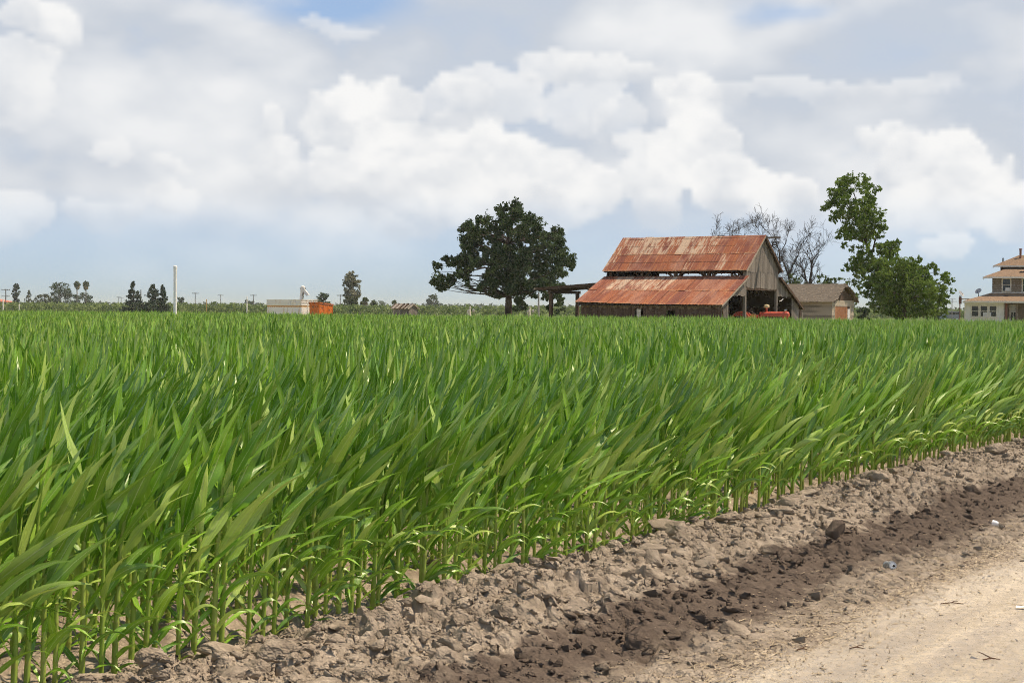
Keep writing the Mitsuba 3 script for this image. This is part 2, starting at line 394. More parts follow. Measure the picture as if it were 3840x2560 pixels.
def cart_fn(p, n, uv):
    c = mix((0.70, 0.685, 0.64), (0.78, 0.765, 0.72), fbm(p.x * 2, p.y * 2, p.z * 2, 3))
    rust = smoothstep(0.60, 0.72, fbm(p.x * 5, p.y * 5, p.z * 0.8, 4))
    return mix(c, (0.50, 0.27, 0.10), 0.5 * rust)


mat('cart_white', cart_fn, rough=0.55)
mat('cart_stripe', plain((0.54, 0.31, 0.12), 0.12, 5), rough=0.6)
mat('van_blue', plain((0.14, 0.19, 0.22), 0.05), rough=0.3, specular=0.5)
mat('van_grey', plain((0.20, 0.21, 0.225), 0.05), rough=0.3, specular=0.5)
mat('straw_dry', plain((0.33, 0.27, 0.185), 0.45, 40), rough=0.9)
mat('dry_leaf', plain((0.16, 0.105, 0.062), 0.4, 60), rough=0.9)
mat('grit', plain((0.27, 0.255, 0.24), 0.3, 40), rough=0.9)
mat('twig_bark', plain((0.105, 0.060, 0.038), 0.3, 40), rough=0.9)
mat('paper_white', (0.78, 0.78, 0.77), rough=0.7)
mat('aluminium', (0.72, 0.72, 0.70), rough=0.35, metallic=0.85)


def can_fn(p, n, uv):
    c = mix((0.62, 0.52, 0.20), (0.27, 0.29, 0.31), smoothstep(0.012, 0.020, uv.x))
    return mix(c, (0.55, 0.57, 0.60), smoothstep(0.52, 0.62, fbm(p.x * 55, p.y * 55, p.z * 55, 3)) * smoothstep(0.015, 0.02, uv.x))


mat('can_paint', can_fn, rough=0.3, metallic=0.4)
mat('can_hole', (0.01, 0.01, 0.01), rough=0.9)

# ------------------------------------------------------------------ ground, road, berm, field soil
rng = np.random.default_rng(7)


def grid_mesh(tv, sv, hf, key, bsdf, smooth=False):
    tt, ss = np.meshgrid(tv, sv, indexing='ij')
    xy = st(tt.ravel(), ss.ravel()); z = hf(tt.ravel(), ss.ravel())
    n, m = len(tv), len(sv)
    i, j = np.meshgrid(np.arange(n - 1), np.arange(m - 1), indexing='ij')
    a = (i * m + j).ravel()
    f = np.vstack([np.stack([a, a + m + 1, a + m], 1), np.stack([a, a + 1, a + m + 1], 1)])
    scene[key] = mikit.ply(trimesh.Trimesh(np.column_stack([xy, z]), f, process=False), bsdf, smooth=smooth)


def cells(size, seed, t0=-34, t1=64, s0=-4.0, s1=5.0):
    r = np.random.default_rng(seed)
    n = int((t1 - t0) * (s1 - s0) / size ** 2)
    c = np.column_stack([r.uniform(t0, t1, n), r.uniform(s0, s1, n)])
    return cKDTree(c), c, r.random(n), r.normal(0, 1, (n, 2))


CELLS = [(cells(0.24, 1), 0.070, 0.16, 0.20), (cells(0.10, 2), 0.058, 0.26, 0.078), (cells(0.045, 3), 0.030, 0.30, 0.034)]


def clod_relief(t, s):
    """rounded lumps of three sizes, pressed into each other"""
    p = np.column_stack([t, s]); out = np.zeros(len(t))
    p = p + 0.05 * np.column_stack([meshkit.fbm(np.column_stack([p * 9, 0 * t]), 3, 4) - 0.5, meshkit.fbm(np.column_stack([p * 9, 0 * t + 5]), 3, 5) - 0.5])
    for (tree, c, h, tilt), amp, slope, size in CELLS:
        d, i = tree.query(p, k=3)
        hk = []
        for q in range(3):
            k = i[:, q]; rr = size * (0.62 + 0.5 * h[k])
            hk.append(amp * (0.25 + h[k] ** 1.4) * np.sqrt(np.clip(1 - (d[:, q] / rr) ** 2, 0, 1)) + slope * 0.5 * np.einsum('ij,ij->i', p - c[k], tilt[k]) * np.clip(1 - d[:, q] / rr, 0, 1))
        out += np.max(hk, axis=0)
    out += 0.05 * (meshkit.fbm(np.column_stack([p * 5.5, 0 * t]), 4, 12) - 0.5)
    soft = np.clip(0.20 + 1.8 * (meshkit.fbm(np.column_stack([t * 0.9, s * 1.3, 0 * t]), 3, 41) - 0.24), 0.22, 1.15)
    return (out - 0.075) * soft


def berm_profile(t, s):
    crest = 0.150 + 0.075 * np.clip((t + 1) / 9, 0, 1) + 0.05 * (meshkit.noise(np.column_stack([t * 0.45, 0 * t, 0 * t]), 8) - 0.5)
    up = np.clip((s + 2.15) / 1.45, 0, 1); down = np.clip((0.05 - s) / 0.6, 0, 1)
    return crest * (up * up * (3 - 2 * up)) * (down * down * (3 - 2 * down)) ** 0.8


def relief(t, s):
    amp = np.clip((s + 2.75) / 0.55, 0, 1) * (1 - 0.42 * np.clip((-1.15 - s) / 0.5, 0, 1)) * np.where(s > 0.1, 0.75, 1.0)
    row = 0.03 * np.cos(2 * np.pi * s / 0.76) * np.clip(s / 0.3, 0, 1)
    fine = 0.010 * (meshkit.fbm(np.column_stack([t * 22, s * 22, 0 * t]), 3, 6) - 0.5)
    road = (meshkit.fbm(np.column_stack([t * 1.4, s * 9, 0 * t]), 3, 11) - 0.5) * 0.016
    return berm_profile(t, s) + np.where(amp > 0, clod_relief(t, s) * amp, 0) + fine * amp + row + road * (1 - amp)


tv_fine = np.concatenate([np.arange(-30, -3, 0.35), np.arange(-3, -1.6, 0.04), np.arange(-1.6, 9, 0.0125), np.arange(9, 16, 0.022), np.arange(16, 30, 0.05), np.arange(30, 60.1, 0.16)])
tv_mid = np.concatenate([np.arange(-30, -3, 0.35), np.arange(-3, 16, 0.04), np.arange(16, 60.1, 0.14)])
k = struct('road', 'pale sandy dirt road along the field')
grid_mesh(tv_mid, np.concatenate([np.arange(-9.6, -5, 0.12), np.arange(-5, -2.40 - 1e-6, 0.045), [-2.40]]), relief, k, 'road_dust', smooth=True)
k_berm = struct('berm', 'low bank of broken clods, dry on top and damp along its foot')
grid_mesh(tv_fine, np.append(np.arange(-2.40, 0.18 - 1e-6, 0.0135), 0.18), relief, k_berm, 'soil', smooth=True)
k = struct('field_soil', 'tilled soil between the corn rows')
grid_mesh(tv_mid, np.append(np.arange(0.18, 4.4 - 1e-6, 0.05), 4.4), relief, k, 'soil', smooth=True)

k = struct('ground', 'flat farmland reaching the horizon')
gx = np.concatenate([-np.geomspace(3200, 60, 14), np.linspace(-50, 50, 11), np.geomspace(60, 3200, 14)])
gy = np.concatenate([-np.geomspace(600, 30, 6), np.linspace(-20, 160, 19), np.geomspace(180, 3800, 16)])
X, Y = np.meshgrid(gx, gy, indexing='ij'); n, m = X.shape
a = (np.arange(n - 1)[:, None] * m + np.arange(m - 1)[None]).ravel()
scene[k] = mikit.ply(trimesh.Trimesh(np.column_stack([X.ravel(), Y.ravel(), np.full(X.size, -0.12)]), np.vstack([np.stack([a, a + m, a + m + 1], 1), np.stack([a, a + m + 1, a + 1], 1)]), process=False), 'ground_cover')


def ground_z(t, s): return float(relief(np.array([t]), np.array([s]))[0])


# clods that lie loose on the berm
def clod_shape(seed):
    r = np.random.default_rng(seed)
    p = r.normal(0, 1, (17 + 9 * (seed % 3), 3)); p /= np.linalg.norm(p, axis=1, keepdims=True)
    p *= [1, r.uniform(.65, .95), r.uniform(.42, .75)]
    h = ConvexHull(p); m = trimesh.Trimesh(p, h.simplices, process=True); m.fix_normals()
    m = m.subdivide().subdivide()
    v = np.array(m.vertices); q = 1 + 0.30 * (meshkit.fbm(v * 2.2 + seed * 7, 3, seed)[:, None] - 0.5) + 0.22 * (meshkit.fbm(v * 7 + seed, 2, seed + 50)[:, None] - 0.5)
    return trimesh.Trimesh(v * q, m.faces, process=False)


CLODS = [mikit.ply(clod_shape(q), 'soil', smooth=True) for q in range(1, 13)]


def place(t, s, z, yaw, tilt, tax, size, squash=1.0):
    x, y = st(t, s)
    return T().translate([float(x), float(y), float(z)]).rotate([0, 0, 1], float(yaw)).rotate([math.cos(tax), math.sin(tax), 0], float(tilt)).scale([size, size, size * squash])


r = np.random.default_rng(11)
spots = [(4.9, -0.42, 0.21, 0.55), (3.95, -0.78, 0.12, 0.9), (2.1, -1.22, 0.13, 0.8), (5.7, -0.55, 0.12, 0.8), (6.4, -0.75, 0.13, 0.6), (7.2, -0.5, 0.14, 0.7), (3.2, -1.15, 0.16, 0.7)]
for q in range(293):
    tq = r.uniform(0, 1) ** 1.5 * 21 - 0.8
    spots.append((tq, r.choice([r.normal(-0.75, 0.42), r.normal(-0.5, 0.2), r.uniform(-2.1, -1.2)], p=[.6, .25, .15]), min(0.16, 0.034 + r.exponential(0.030)), r.uniform(.6, 1.1)))
T_, S_ = np.array([q[0] for q in spots]), np.array([q[1] for q in spots]); Z_ = relief(T_, S_)
for (t, s, size, sq), z in zip(spots, Z_):
    key = numbered(k_berm + '__clod')
    scene[key] = {**CLODS[r.integers(12)], 'to_world': place(t, s, z + size * 0.12, r.uniform(0, 360), r.normal(0, 17), r.uniform(0, 6.28), size, sq)}
mb = MB()
shapes = [clod_shape(q) for q in (2, 4, 6, 8)]
small = [(np.array(h.vertices), np.array(h.faces)) for h in [trimesh.convex.convex_hull(np.random.default_rng(q).normal(0, .6, (9, 3))) for q in range(8)]]
n = 14000
t = r.uniform(0, 1, n) ** 1.4 * 26 - 1.2; s = np.where(r.random(n) < .7, r.normal(-0.9, 0.55, n), r.uniform(-2.5, 0.6, n)); z = relief(t, s); xy = st(t, s)
sz = 0.006 + r.exponential(0.010, n)
for q in range(n):
    v, f = small[q % 8]; a = r.uniform(0, 6.28); c_, s_ = math.cos(a), math.sin(a)
    mb.add((v * [1, .8, .7]) @ np.array([[c_, s_, 0], [-s_, c_, 0], [0, 0, 1]]) * min(sz[q], .045) + [xy[q, 0], xy[q, 1], z[q] + .3 * sz[q]], f)
put(k_berm + '__crumb', mb, 'soil', kind='stuff', smooth=True)

# ------------------------------------------------------------------ barn
barn = thing('barn', 'weathered wooden barn with rusty tin roof in two tiers and an open gable end', 'barn')
A = math.radians(33.35); BF = Frame((17.3, 110.0), -A)
L = 11.2; HR, HE1, HT2, HE2 = 6.93, 4.50, 4.11, 2.17; WA, WB, WC = 2.97, 2.65, 6.65
rb = np.random.default_rng(3)
NC = 18


def roof_z(y):
    y = abs(y)
    return HR - (HR - HE1) * y / WA if y < WB else HT2 - (HT2 - HE2) * (y - WB) / (WC - WB)


def roof_side(sgn):
    tiers = [((0.0, HR), (WA, HE1), 0), ((WB, HT2), (WC, HE2), 2)]
    for (ya, za), (yb, zb), row in tiers:
        for course in (0, 1):
            w0, w1 = (0, 0.53) if course == 0 else (0.50, 1.0)
            lift = 0.02 * (1 - course)
            for c in range(NC):
                x0, x1 = -L + L * c / NC, -L + L * (c + 1.05) / NC if c < NC - 1 else 0.0
                nx = 13; xs = np.linspace(x0, x1, nx); mbp = MB()
                j0, j1 = rb.normal(0, 0.008, 2); e = rb.normal(0, 0.010)
                vv, uu = [], []
                for k, w in enumerate((w0, w1)):
                    sag = 0.10 * (1 - course) * 0 + 0.06 * math.sin(math.pi * (c + .5) / NC) * (w if row == 2 else 0.4 * w)
                    end = 0.16 * (1 - (c + .5) / NC) * w if row == 2 and sgn < 0 else (-0.2 * w if row == 2 and sgn > 0 else 0)
                    for xi in range(nx):
                        y = ya + (yb - ya) * w; z = za + (zb - za) * w + lift - sag + end + (j0 if k == 0 else j1) + 0.010 * (xi % 2) + 0.012 * (c % 2) * (xi in (0, nx - 1))
                        vv.append([xs[xi], sgn * (y + (e if k else 0)), z])
                        uu.append([c + 0.999 * xi / (nx - 1), row + course + 0.001 + 0.998 * (w - w0) / (w1 - w0)])
                f = [q for xi in range(nx - 1) for q in ([xi, xi + 1, nx + xi + 1], [xi, nx + xi + 1, nx + xi])]
                mbp.add(vv, f, uu)
                part(barn + '__roof' if False else barn, 'roof_panel', mbp, 'rusted_tin', BF, uv=True)


roof_side(-1); roof_side(1)
for sgn in (-1, 1):
    for (ya, za), (yb, zb) in (((0.02, HR), (WA - .04, HE1)), ((WB + .02, HT2), (WC - .04, HE2 - .2 if sgn > 0 else HE2))):
        o_ = [(-L + .1, sgn * ya, za - .055), (-.1, sgn * ya, za - .055), (-.1, sgn * yb, zb - .075), (-L + .1, sgn * yb, zb - .075)]
        part(barn, 'roof_deck', MB().poly(o_[::-sgn], .012), 'dark_timber', BF)
# purlins and rafters under the tin
mb = MB()
for sgn in (-1, 1):
    for (ya, za), (yb, zb) in (((0.05, HR), (WA, HE1)), ((WB, HT2), (WC, HE2))):
        for x in np.linspace(-L + 0.28, -0.32, 13):
            mb.bar((x, sgn * ya, za - 0.14), (x, sgn * (yb - 0.06), zb - 0.10), 0.05, 0.10)
        for w in np.linspace(0.03, 0.97, 5):
            mb.bar((-L + 0.05, sgn * (ya + (yb - ya) * w), za + (zb - za) * w - 0.05), (-0.06, sgn * (ya + (yb - ya) * w), za + (zb - za) * w - 0.05), 0.10, 0.03)
part(barn, 'rafters', mb, 'old_timber', BF, kind='stuff')
# trim along the gable edge of the roof
for sgn in (-1, 1):
    mb = MB().bar((-0.03, 0, HR - 0.07), (-0.03, sgn * WA, HE1 - 0.07), 0.03, 0.13)
    part(barn, 'rake_board', mb, 'pale_timber' if sgn < 0 else 'old_timber', BF)
    mb = MB().bar((-0.03, sgn * WB, HT2 - 0.07), (-0.03, sgn * WC, HE2 - 0.07 - (0.2 if sgn > 0 else 0)), 0.03, 0.13)
    part(barn, 'rake_board', mb, 'pale_timber' if sgn < 0 else 'old_timber', BF)


def board(key_root, name, y0, y1, za0, za1, zb0, zb1, x, th, num, bsdf, frame, axis='x', **kw):
    """upright board between y0 and y1, its foot at za0..za1 and its head at zb0..zb1, face at x"""
    dx = rb.normal(0, 0.006)
    pts = [(y0, za0), (y1, za1), (y1, zb1), (y0, zb0)]
    if axis == 'x': v = [[x + dx, y, z] for y, z in pts] + [[x + dx - th, y, z] for y, z in pts]
    else: v = [[y, x + dx, z] for y, z in pts] + [[y, x + dx + th, z] for y, z in pts]
    f = [[0, 1, 2], [0, 2, 3], [4, 6, 5], [4, 7, 6], [0, 4, 5], [0, 5, 1], [1, 5, 6], [1, 6, 2], [2, 6, 7], [2, 7, 3], [3, 7, 4], [3, 4, 0]]
    uv = [[num + (0.02 if i % 4 in (0, 3) else 0.98), pts[i % 4][1]] for i in range(8)]
    part(key_root, name, MB().add(v, f, uv), bsdf, frame, uv=True, **kw)


XG = -0.27
num = 0
ys = np.arange(-6.3, 6.31, 0.21)
for y0, y1 in zip(ys[:-1], ys[1:]):
    num += 1; g = 0.010; ya, yb = y0 + g / 2, y1 - g / 2; ym = (ya + yb) / 2
    j = rb.normal(0, 0.035)
    top = min(roof_z(ya), roof_z(yb)) - 0.10
    t0, t1 = roof_z(ya) - 0.10, roof_z(yb) - 0.10
    if abs(ym) <= 2.62:
        lo = 3.30 - 0.02 * ym + j
        board(barn, 'gable_board', ya, yb, lo, lo, 4.42 + j, 4.42 + j, XG, 0.024, num, 'gray_boards', BF)
        board(barn, 'gable_board', ya, yb, 4.40 + j, 4.40 + j, t0 if abs(ya) < WB else 4.8, t1 if abs(yb) < WB else 4.8, XG + 0.022, 0.022, num + 400, 'gray_boards', BF)
    elif -5.25 < ym < -2.62 or 2.62 < ym < 5.05:
        lo = 2.76 + j
        if min(t0, t1) > lo + .05: board(barn, 'gable_board', ya, yb, lo, lo, t0, t1, XG, 0.024, num, 'gray_boards', BF)
    else:
        d = 0.2 * (abs(ym) - WB) / (WC - WB) if ym > 0 else 0
        board(barn, 'gable_board', ya, yb, -0.1, -0.1, t0 - d, t1 - d, XG, 0.024, num, 'gray_boards', BF)
# near long wall
XW = np.arange(-L + 0.30, XG - 0.05, 0.22)
for q, (x0, x1) in enumerate(zip(XW[:-1], XW[1:])):
    xm = (x0 + x1) / 2; top = 2.20 + 0.16 * (-xm / L) - 0.04 * rb.random()
    lo = -0.1
    hole = None
    if -6.72 < xm < -6.02: lo, hole = 1.86, -0.1
    if -4.35 < xm < -3.55: lo, hole = 1.77, -0.1
    board(barn, 'wall_board', x0 + .005, x1 - .005, lo, lo, top, top, -6.30, 0.024, q + 900, 'brown_boards', BF, axis='y')
    if hole is not None: board(barn, 'wall_board', x0 + .005, x1 - .005, hole, hole, 1.08, 1.08, -6.30, 0.024, q + 900, 'brown_boards', BF, axis='y')
mb = MB()
for z in np.arange(1.10, 1.86, 0.085): mb.box((-6.52, -6.33, z), (-6.22, -6.30, z + 0.07))
part(barn, 'louver', mb, 'white_trim', BF, label='white slatted panel in the window hole')
# far wall, far gable and the boards that close the far gap on the left
for q, x0 in enumerate(np.arange(-L + 0.30, XG - 0.3, 0.44)):
    board(barn, 'wall_board', x0 + .005, x0 + .435, -0.1, -0.1, 2.10, 2.10, 6.30, 0.024, q + 1200, 'old_timber', BF, axis='y')
    if x0 < -9.6: board(barn, 'wall_board', x0, x0 + .44, 3.5, 3.5, 4.75, 4.75, 2.5, 0.024, q + 1300, 'old_timber', BF, axis='y')
for q, y0 in enumerate(np.arange(-6.3, 6.2, 0.42)):
    board(barn, 'gable_board', y0 + .004, y0 + .416, -0.1, -0.1, roof_z(y0) - .1 if abs(y0) != WB else 4, roof_z(y0 + .42) - .1, -L + 0.28, 0.024, q + 1500, 'old_timber', BF)
# posts and the trusses in the gap
for sgn in (-1, 1):
    for x in (-0.38, -3.0, -5.6, -8.2, -L + 0.5):
        part(barn, 'post', MB().box((x - .09, sgn * 2.55 - .09, -0.1), (x + .09, sgn * 2.55 + .09, 4.6)), 'gray_boards' if x > -0.5 else 'old_timber', BF)
        part(barn, 'post', MB().box((x - .08, sgn * 6.2 - .08, -0.1), (x + .08, sgn * 6.2 + .08, 2.1)), 'old_timber', BF)
    part(barn, 'plate', MB().box((-L + .3, sgn * 2.55 - .07, 4.52), (-.30, sgn * 2.55 + .07, 4.68)), 'old_timber', BF)
    part(barn, 'plate', MB().box((-L + .3, sgn * 2.55 - .07, 3.86), (-.30, sgn * 2.55 + .07, 4.0)), 'old_timber', BF)
    for x in (-0.38, -3.0, -5.6, -8.2):
        for dx in (-0.85, 0.85):
            if x + dx < -.2: part(barn, 'brace', MB().bar((x, sgn * 2.55, 3.95), (x + dx, sgn * 2.55, 4.6), 0.10), 'old_timber', BF)
for x in (-3.0, -5.6, -8.2):
    part(barn, 'tie_beam', MB().box((x - .07, -2.5, 3.9), (x + .07, 2.5, 4.06)), 'old_timber', BF)
for x in (-1.7, -4.3):
    for s1, s2 in ((-1, 1), (1, -1)):
        part(barn, 'brace', MB().bar((x, s1 * 2.4, 3.0), (x, s2 * 1.2, 5.6), 0.09), 'old_timber', BF)
part(barn, 'hay_floor', MB().box((-L + .4, -2.4, 3.42), (-7.0, 2.4, 3.5)), 'old_timber', BF)
part(barn, 'door_header', MB().box((-.34, -2.6, 3.18), (-.30, 2.6, 3.36)), 'old_timber', BF)
# hay hood beam with its trolley
part(barn, 'hoist_beam', MB().bar((-0.6, 0, HR - 0.16), (1.05, 0, HR - 0.16), 0.09, 0.12), 'pole_wood', BF)
mb = MB().tube([(0.75, 0, HR - .22), (0.75, 0, HR - .42)], 0.02)
for a in np.linspace(0, 2 * math.pi, 11)[:-1]:
    b = a + 2 * math.pi / 10
    mb.tube([(0.62 + .17 * math.cos(a), 0, HR - .66 + .17 * math.sin(a)), (0.62 + .17 * math.cos(b), 0, HR - .66 + .17 * math.sin(b))], 0.035, 5)
mb.box((.40, -.05, HR - .52), (.98, .05, HR - .44)); mb.box((.46, -.06, HR - .70), (.80, .06, HR - .62))
part(barn, 'hay_trolley', mb, 'dark_metal', BF)
# broken boards and post at the far corner of the gable
for q, (y0, y1, z0, z1) in enumerate(((6.32, 6.55, -.1, 1.95), (6.57, 6.74, 1.35, 1.9), (6.76, 6.95, .9, 1.75))):
    board(barn, 'gable_board', y0, y1, z0, z0 + (.12 if q else 0), z1, z1 - .12, XG + .02, 0.02, 70 + q, 'brown_boards', BF)
part(barn, 'prop_pole', MB().tube([(0.1, 6.0, 0), (0.05, 6.15, 1.0), (0.0, 6.25, 1.7)], 0.055), 'pale_timber', BF, smooth=True)
part(barn, 'hook', MB().tube([(-.2, 2.72, 2.45), (-.15, 2.95, 2.5), (-.1, 3.15, 2.62)], 0.03, 5), 'pale_curtain', BF)
for sgn in (-1,):
    part(barn, 'corner_board', MB().bar((XG + .03, -6.2, 0), (XG + .03, -6.1, 2.1), 0.10, 0.03), 'gray_boards', BF)
    part(barn, 'brace', MB().bar((XG + .05, -5.7, 0.2), (XG + .05, -6.25, 1.9), 0.06), 'old_timber', BF)

# open-sided carport beyond the far end of the barn
cp = thing('carport', 'low open carport roof on dark posts, joined to the far left end of the barn', 'carport')
CF = Frame((4.7, 117.3), -A)
mb = MB().poly([(-2.6, -1.6, 3.36), (2.9, -1.6, 3.72), (2.9, 2.6, 3.86), (-2.6, 2.6, 3.50)], 0.05)
part(cp, 'roof', mb, 'old_timber', CF)
for y in np.linspace(-1.5, 2.5, 6): part(cp, 'rafter', MB().bar((-2.55, y, 3.22), (2.85, y, 3.60), 0.06, 0.16), 'old_timber', CF)
part(cp, 'beam', MB().box((-1.45, -1.7, 2.94), (-1.22, 2.6, 3.16)), 'old_timber', CF)
part(cp, 'beam', MB().box((1.9, -1.7, 3.16), (2.1, 2.6, 3.38)), 'old_timber', CF)
part(cp, 'fascia', MB().bar((-2.66, -1.65, 3.26), (-2.66, 2.6, 3.40), 0.04, 0.16), 'pale_timber', CF)
for y in (-1.4, 2.3):
    part(cp, 'post', MB().box((-1.44, y - .11, -.1), (-1.22, y + .11, 2.94)), 'old_timber', CF)
    part(cp, 'post', MB().box((1.9, y - .11, -.1), (2.1, y + .11, 3.16)), 'old_timber', CF)

# ------------------------------------------------------------------ red tractor half inside the barn
tr = thing('tractor', 'old red farm tractor with a cream mushroom air cleaner cap, parked in the barn opening', 'tractor')
TF = Frame((17.15, 108.75), math.atan2(-0.29, 0.956))
mb = MB()
prof = [(-0.30, 1.40), (-0.30, 1.60), (-0.25, 1.68), (-0.12, 1.735), (0.12, 1.735), (0.25, 1.68), (0.30, 1.60), (0.30, 1.40)]


def loft(mb, rings, closed=True):
    n = len(rings[0]); v = np.vstack(rings); f = []
    for a in range(len(rings) - 1):
        for b in range(n if closed else n - 1):
            c = (b + 1) % n
            f += [[a * n + b, a * n + c, (a + 1) * n + c], [a * n + b, (a + 1) * n + c, (a + 1) * n + b]]
    for e in (0, len(rings) - 1):
        f += [[e * n, e * n + i, e * n + i + 1] for i in range(1, n - 1)]
    return mb.add(v, f)


loft(mb, [[(x, y * w, 1.40 + (z - 1.40) * h) for y, z in prof] for x, w, h in ((-.42, .9, .75), (-.34, 1, .96), (0, 1, 1), (0.9, 1, 1), (1.40, 1, 1), (1.50, .96, .93), (1.54, .86, .75))])
part(tr, 'hood', mb, 'tractor_red', TF, smooth=40)
mb = MB().box((1.12, -.27, .85), (1.50, .27, 1.42)); part(tr, 'radiator_shell', mb, 'tractor_red', TF)
mb = MB()
for z in np.linspace(.9, 1.36, 7): mb.box((1.495, -.22, z), (1.52, .22, z + .03))
part(tr, 'grille', mb, 'tractor_cream', TF)
part(tr, 'engine', MB().box((-.25, -.2, .7), (1.12, .2, 1.40)).box((-.1, -.27, 1.0), (.7, .27, 1.2)), 'dark_metal', TF)
part(tr, 'hood_stay', MB().box((-.42, -.29, .9), (-.24, .29, 1.42)), 'tractor_red', TF)
part(tr, 'air_cleaner_pipe', MB().lathe([(.075, 1.68), (.07, 2.0)], (0.02, 0, 0)), 'tractor_red', TF, smooth=40)
part(tr, 'air_cleaner_cap', MB().lathe([(.0, 1.99), (.15, 1.99), (.19, 2.03), (.19, 2.13), (.16, 2.19), (.08, 2.22), (0, 2.225)], (0.02, 0, 0), sides=20), 'tractor_cream', TF, smooth=40)
part(tr, 'exhaust_pipe', MB().tube([(.75, .1, 1.7), (.75, .1, 2.0), (.72, .1, 2.12)], 0.03), 'dark_metal', TF)
for y in (-.20, .20): part(tr, 'headlight', MB().lathe([(0, -.08), (.05, -.06), (.08, .03), (.075, .05), (0, .05)], (1.28, y, 1.83), (1, 0, 0), 12), 'chrome', TF, smooth=40)
part(tr, 'chassis', MB().box((-1.9, -.16, .62), (-.2, .16, .95)), 'tractor_red', TF)
part(tr, 'fuel_tank', MB().box((-1.25, -.26, 1.12), (-.55, .26, 1.50)), 'tractor_red', TF)
part(tr, 'tool_box', MB().box((-.98, -.34, 1.28), (-.68, -.27, 1.56)), 'ochre_paint', TF)
part(tr, 'steering_column', MB().tube([(-.5, 0, 1.4), (-1.05, 0, 1.75)], 0.03), 'dark_metal', TF)
mb = MB()
for a in np.linspace(0, 2 * math.pi, 15)[:-1]:
    b = a + 2 * math.pi / 14; c = np.array([-1.08, 0, 1.77]); e1, e2 = np.array([.55, 0, .83]), np.array([0, 1, 0])
    mb.tube([c + .22 * (math.cos(a) * e1 + math.sin(a) * e2), c + .22 * (math.cos(b) * e1 + math.sin(b) * e2)], .018, 5)
part(tr, 'steering_wheel', mb, 'dark_metal', TF)
part(tr, 'seat', MB().lathe([(0, 1.42), (.18, 1.43), (.24, 1.52), (.25, 1.66), (.22, 1.66), (.2, 1.54), (0, 1.47)], (-1.55, 0, 0), sides=14), 'ochre_paint', TF, smooth=40)
part(tr, 'seat_post', MB().tube([(-1.6, 0, .9), (-1.55, 0, 1.45)], .04), 'dark_metal', TF)
for y in (-.62, .62):
    mb = MB(); R = .30
    ring = [[(-1.62 + R * math.cos(a), y + d, 1.06 + R * math.sin(a)) for d in (-.2, .2)] + [(-1.62 + (R + .38) * math.cos(a), y + d, 1.06 + (R + .38) * math.sin(a)) for d in (.2, -.2)] for a in np.linspace(.25, 2.7, 12)]
    loft(mb, ring); part(tr, 'fender', mb, 'tractor_red', TF, smooth=40)


def wheel(root, x, y, z, R, w, frame, rim='tractor_cream'):
    wk = part(root, 'wheel', MB().lathe([(.001, -w * .1), (R * .62, -w * .18), (R * .62, w * .18), (.001, w * .1)], (x, y, z), (0, 1, 0), 20), rim, frame, smooth=40)
    mb = MB().lathe([(R * .62, -w * .4), (R * .9, -w * .5), (R, -w * .35), (R, w * .35), (R * .9, w * .5), (R * .62, w * .4), (R * .62, -w * .4)], (x, y, z), (0, 1, 0), 28)
    part(wk, 'tyre', mb, 'tyre_rubber', frame, smooth=40)


for y in (-.72, .72): wheel(tr, -1.75, y, .72, .72, .30, TF)
for y in (-.42, .42): wheel(tr, 1.15, y, .36, .36, .15, TF, 'tractor_red')
part(tr, 'front_axle', MB().bar((1.15, -.4, .42), (1.15, .4, .42), .09).box((1.05, -.1, .4), (1.25, .1, .9)), 'tractor_red', TF)

# ------------------------------------------------------------------ shed behind the barn
sh = thing('shed', 'small tan shed with horizontal siding, mossy shingle roof and brown door, right of the barn', 'shed')
SF = Frame((25.25, 123.0), -A)
SL, SW, SE, SR = 6.4, 2.2, 2.62, 3.84
k = 0
for z in np.arange(-.05, 2.60, 0.19):
    k += 1
    v = lambda lo, hi: MB().add(*[MB().box(lo, hi).arrays()[i] for i in (0, 1)], np.tile([k + .5, 0], (8, 1)) + np.column_stack([np.zeros(8), [0, 0, 0, 0, 3, 3, 3, 3]]))
    part(sh, 'siding_board', v((-SL, -SW - .02 - .01 * (k % 2), z), (-.02, -SW, z + .185)), 'tan_siding', SF, uv=True)
    door = z < 2.15
    for y0, y1 in (((-SW, -1.72), (1.45, SW)) if door else ((-SW, SW),)):
        part(sh, 'siding_board', v((-.02, y0, z), (.005 + .01 * (k % 2), y1, z + .185)), 'tan_siding', SF, uv=True)
part(sh, 'back_wall', MB().box((-SL, SW - .02, -.1), (-.02, SW, SE)).box((-SL - .02, -SW, -.1), (-SL, SW, SE)), 'tan_siding', SF)
for q, z in enumerate(np.arange(SE - .02, SR - .1, 0.17)):
    w = SW * (SR - z - .10) / (SR - SE)
    part(sh, 'gable_board', MB().add(*MB().box((-.02, -w, z), (.0 + .012 * (q % 2), w, z + .165)).arrays()[:2], np.tile([q + 40.5, 1], (8, 1))), 'old_timber', SF, uv=True)
part(sh, 'vent', MB().box((.015, -.13, 3.30), (.05, .13, 3.52)), 'pale_timber', SF)
dk = part(sh, 'door', MB().box((-.03, -1.62, -.1), (.0, .85, 2.12)), 'door_boards', SF)
for q, y in enumerate(np.arange(-1.60, .84, .24)): part(dk, 'plank', MB().add(*MB().box((.0, y + .006, -.05), (.018, y + .234, 2.10)).arrays()[:2], np.column_stack([np.full(8, q + .5), [0, 1] * 4])), 'door_boards', SF, uv=True)
part(sh, 'door_panel', MB().box((-.02, .90, -.1), (.03, 1.36, 1.95)), 'pale_curtain', SF, label='pale grey panel beside the brown door')
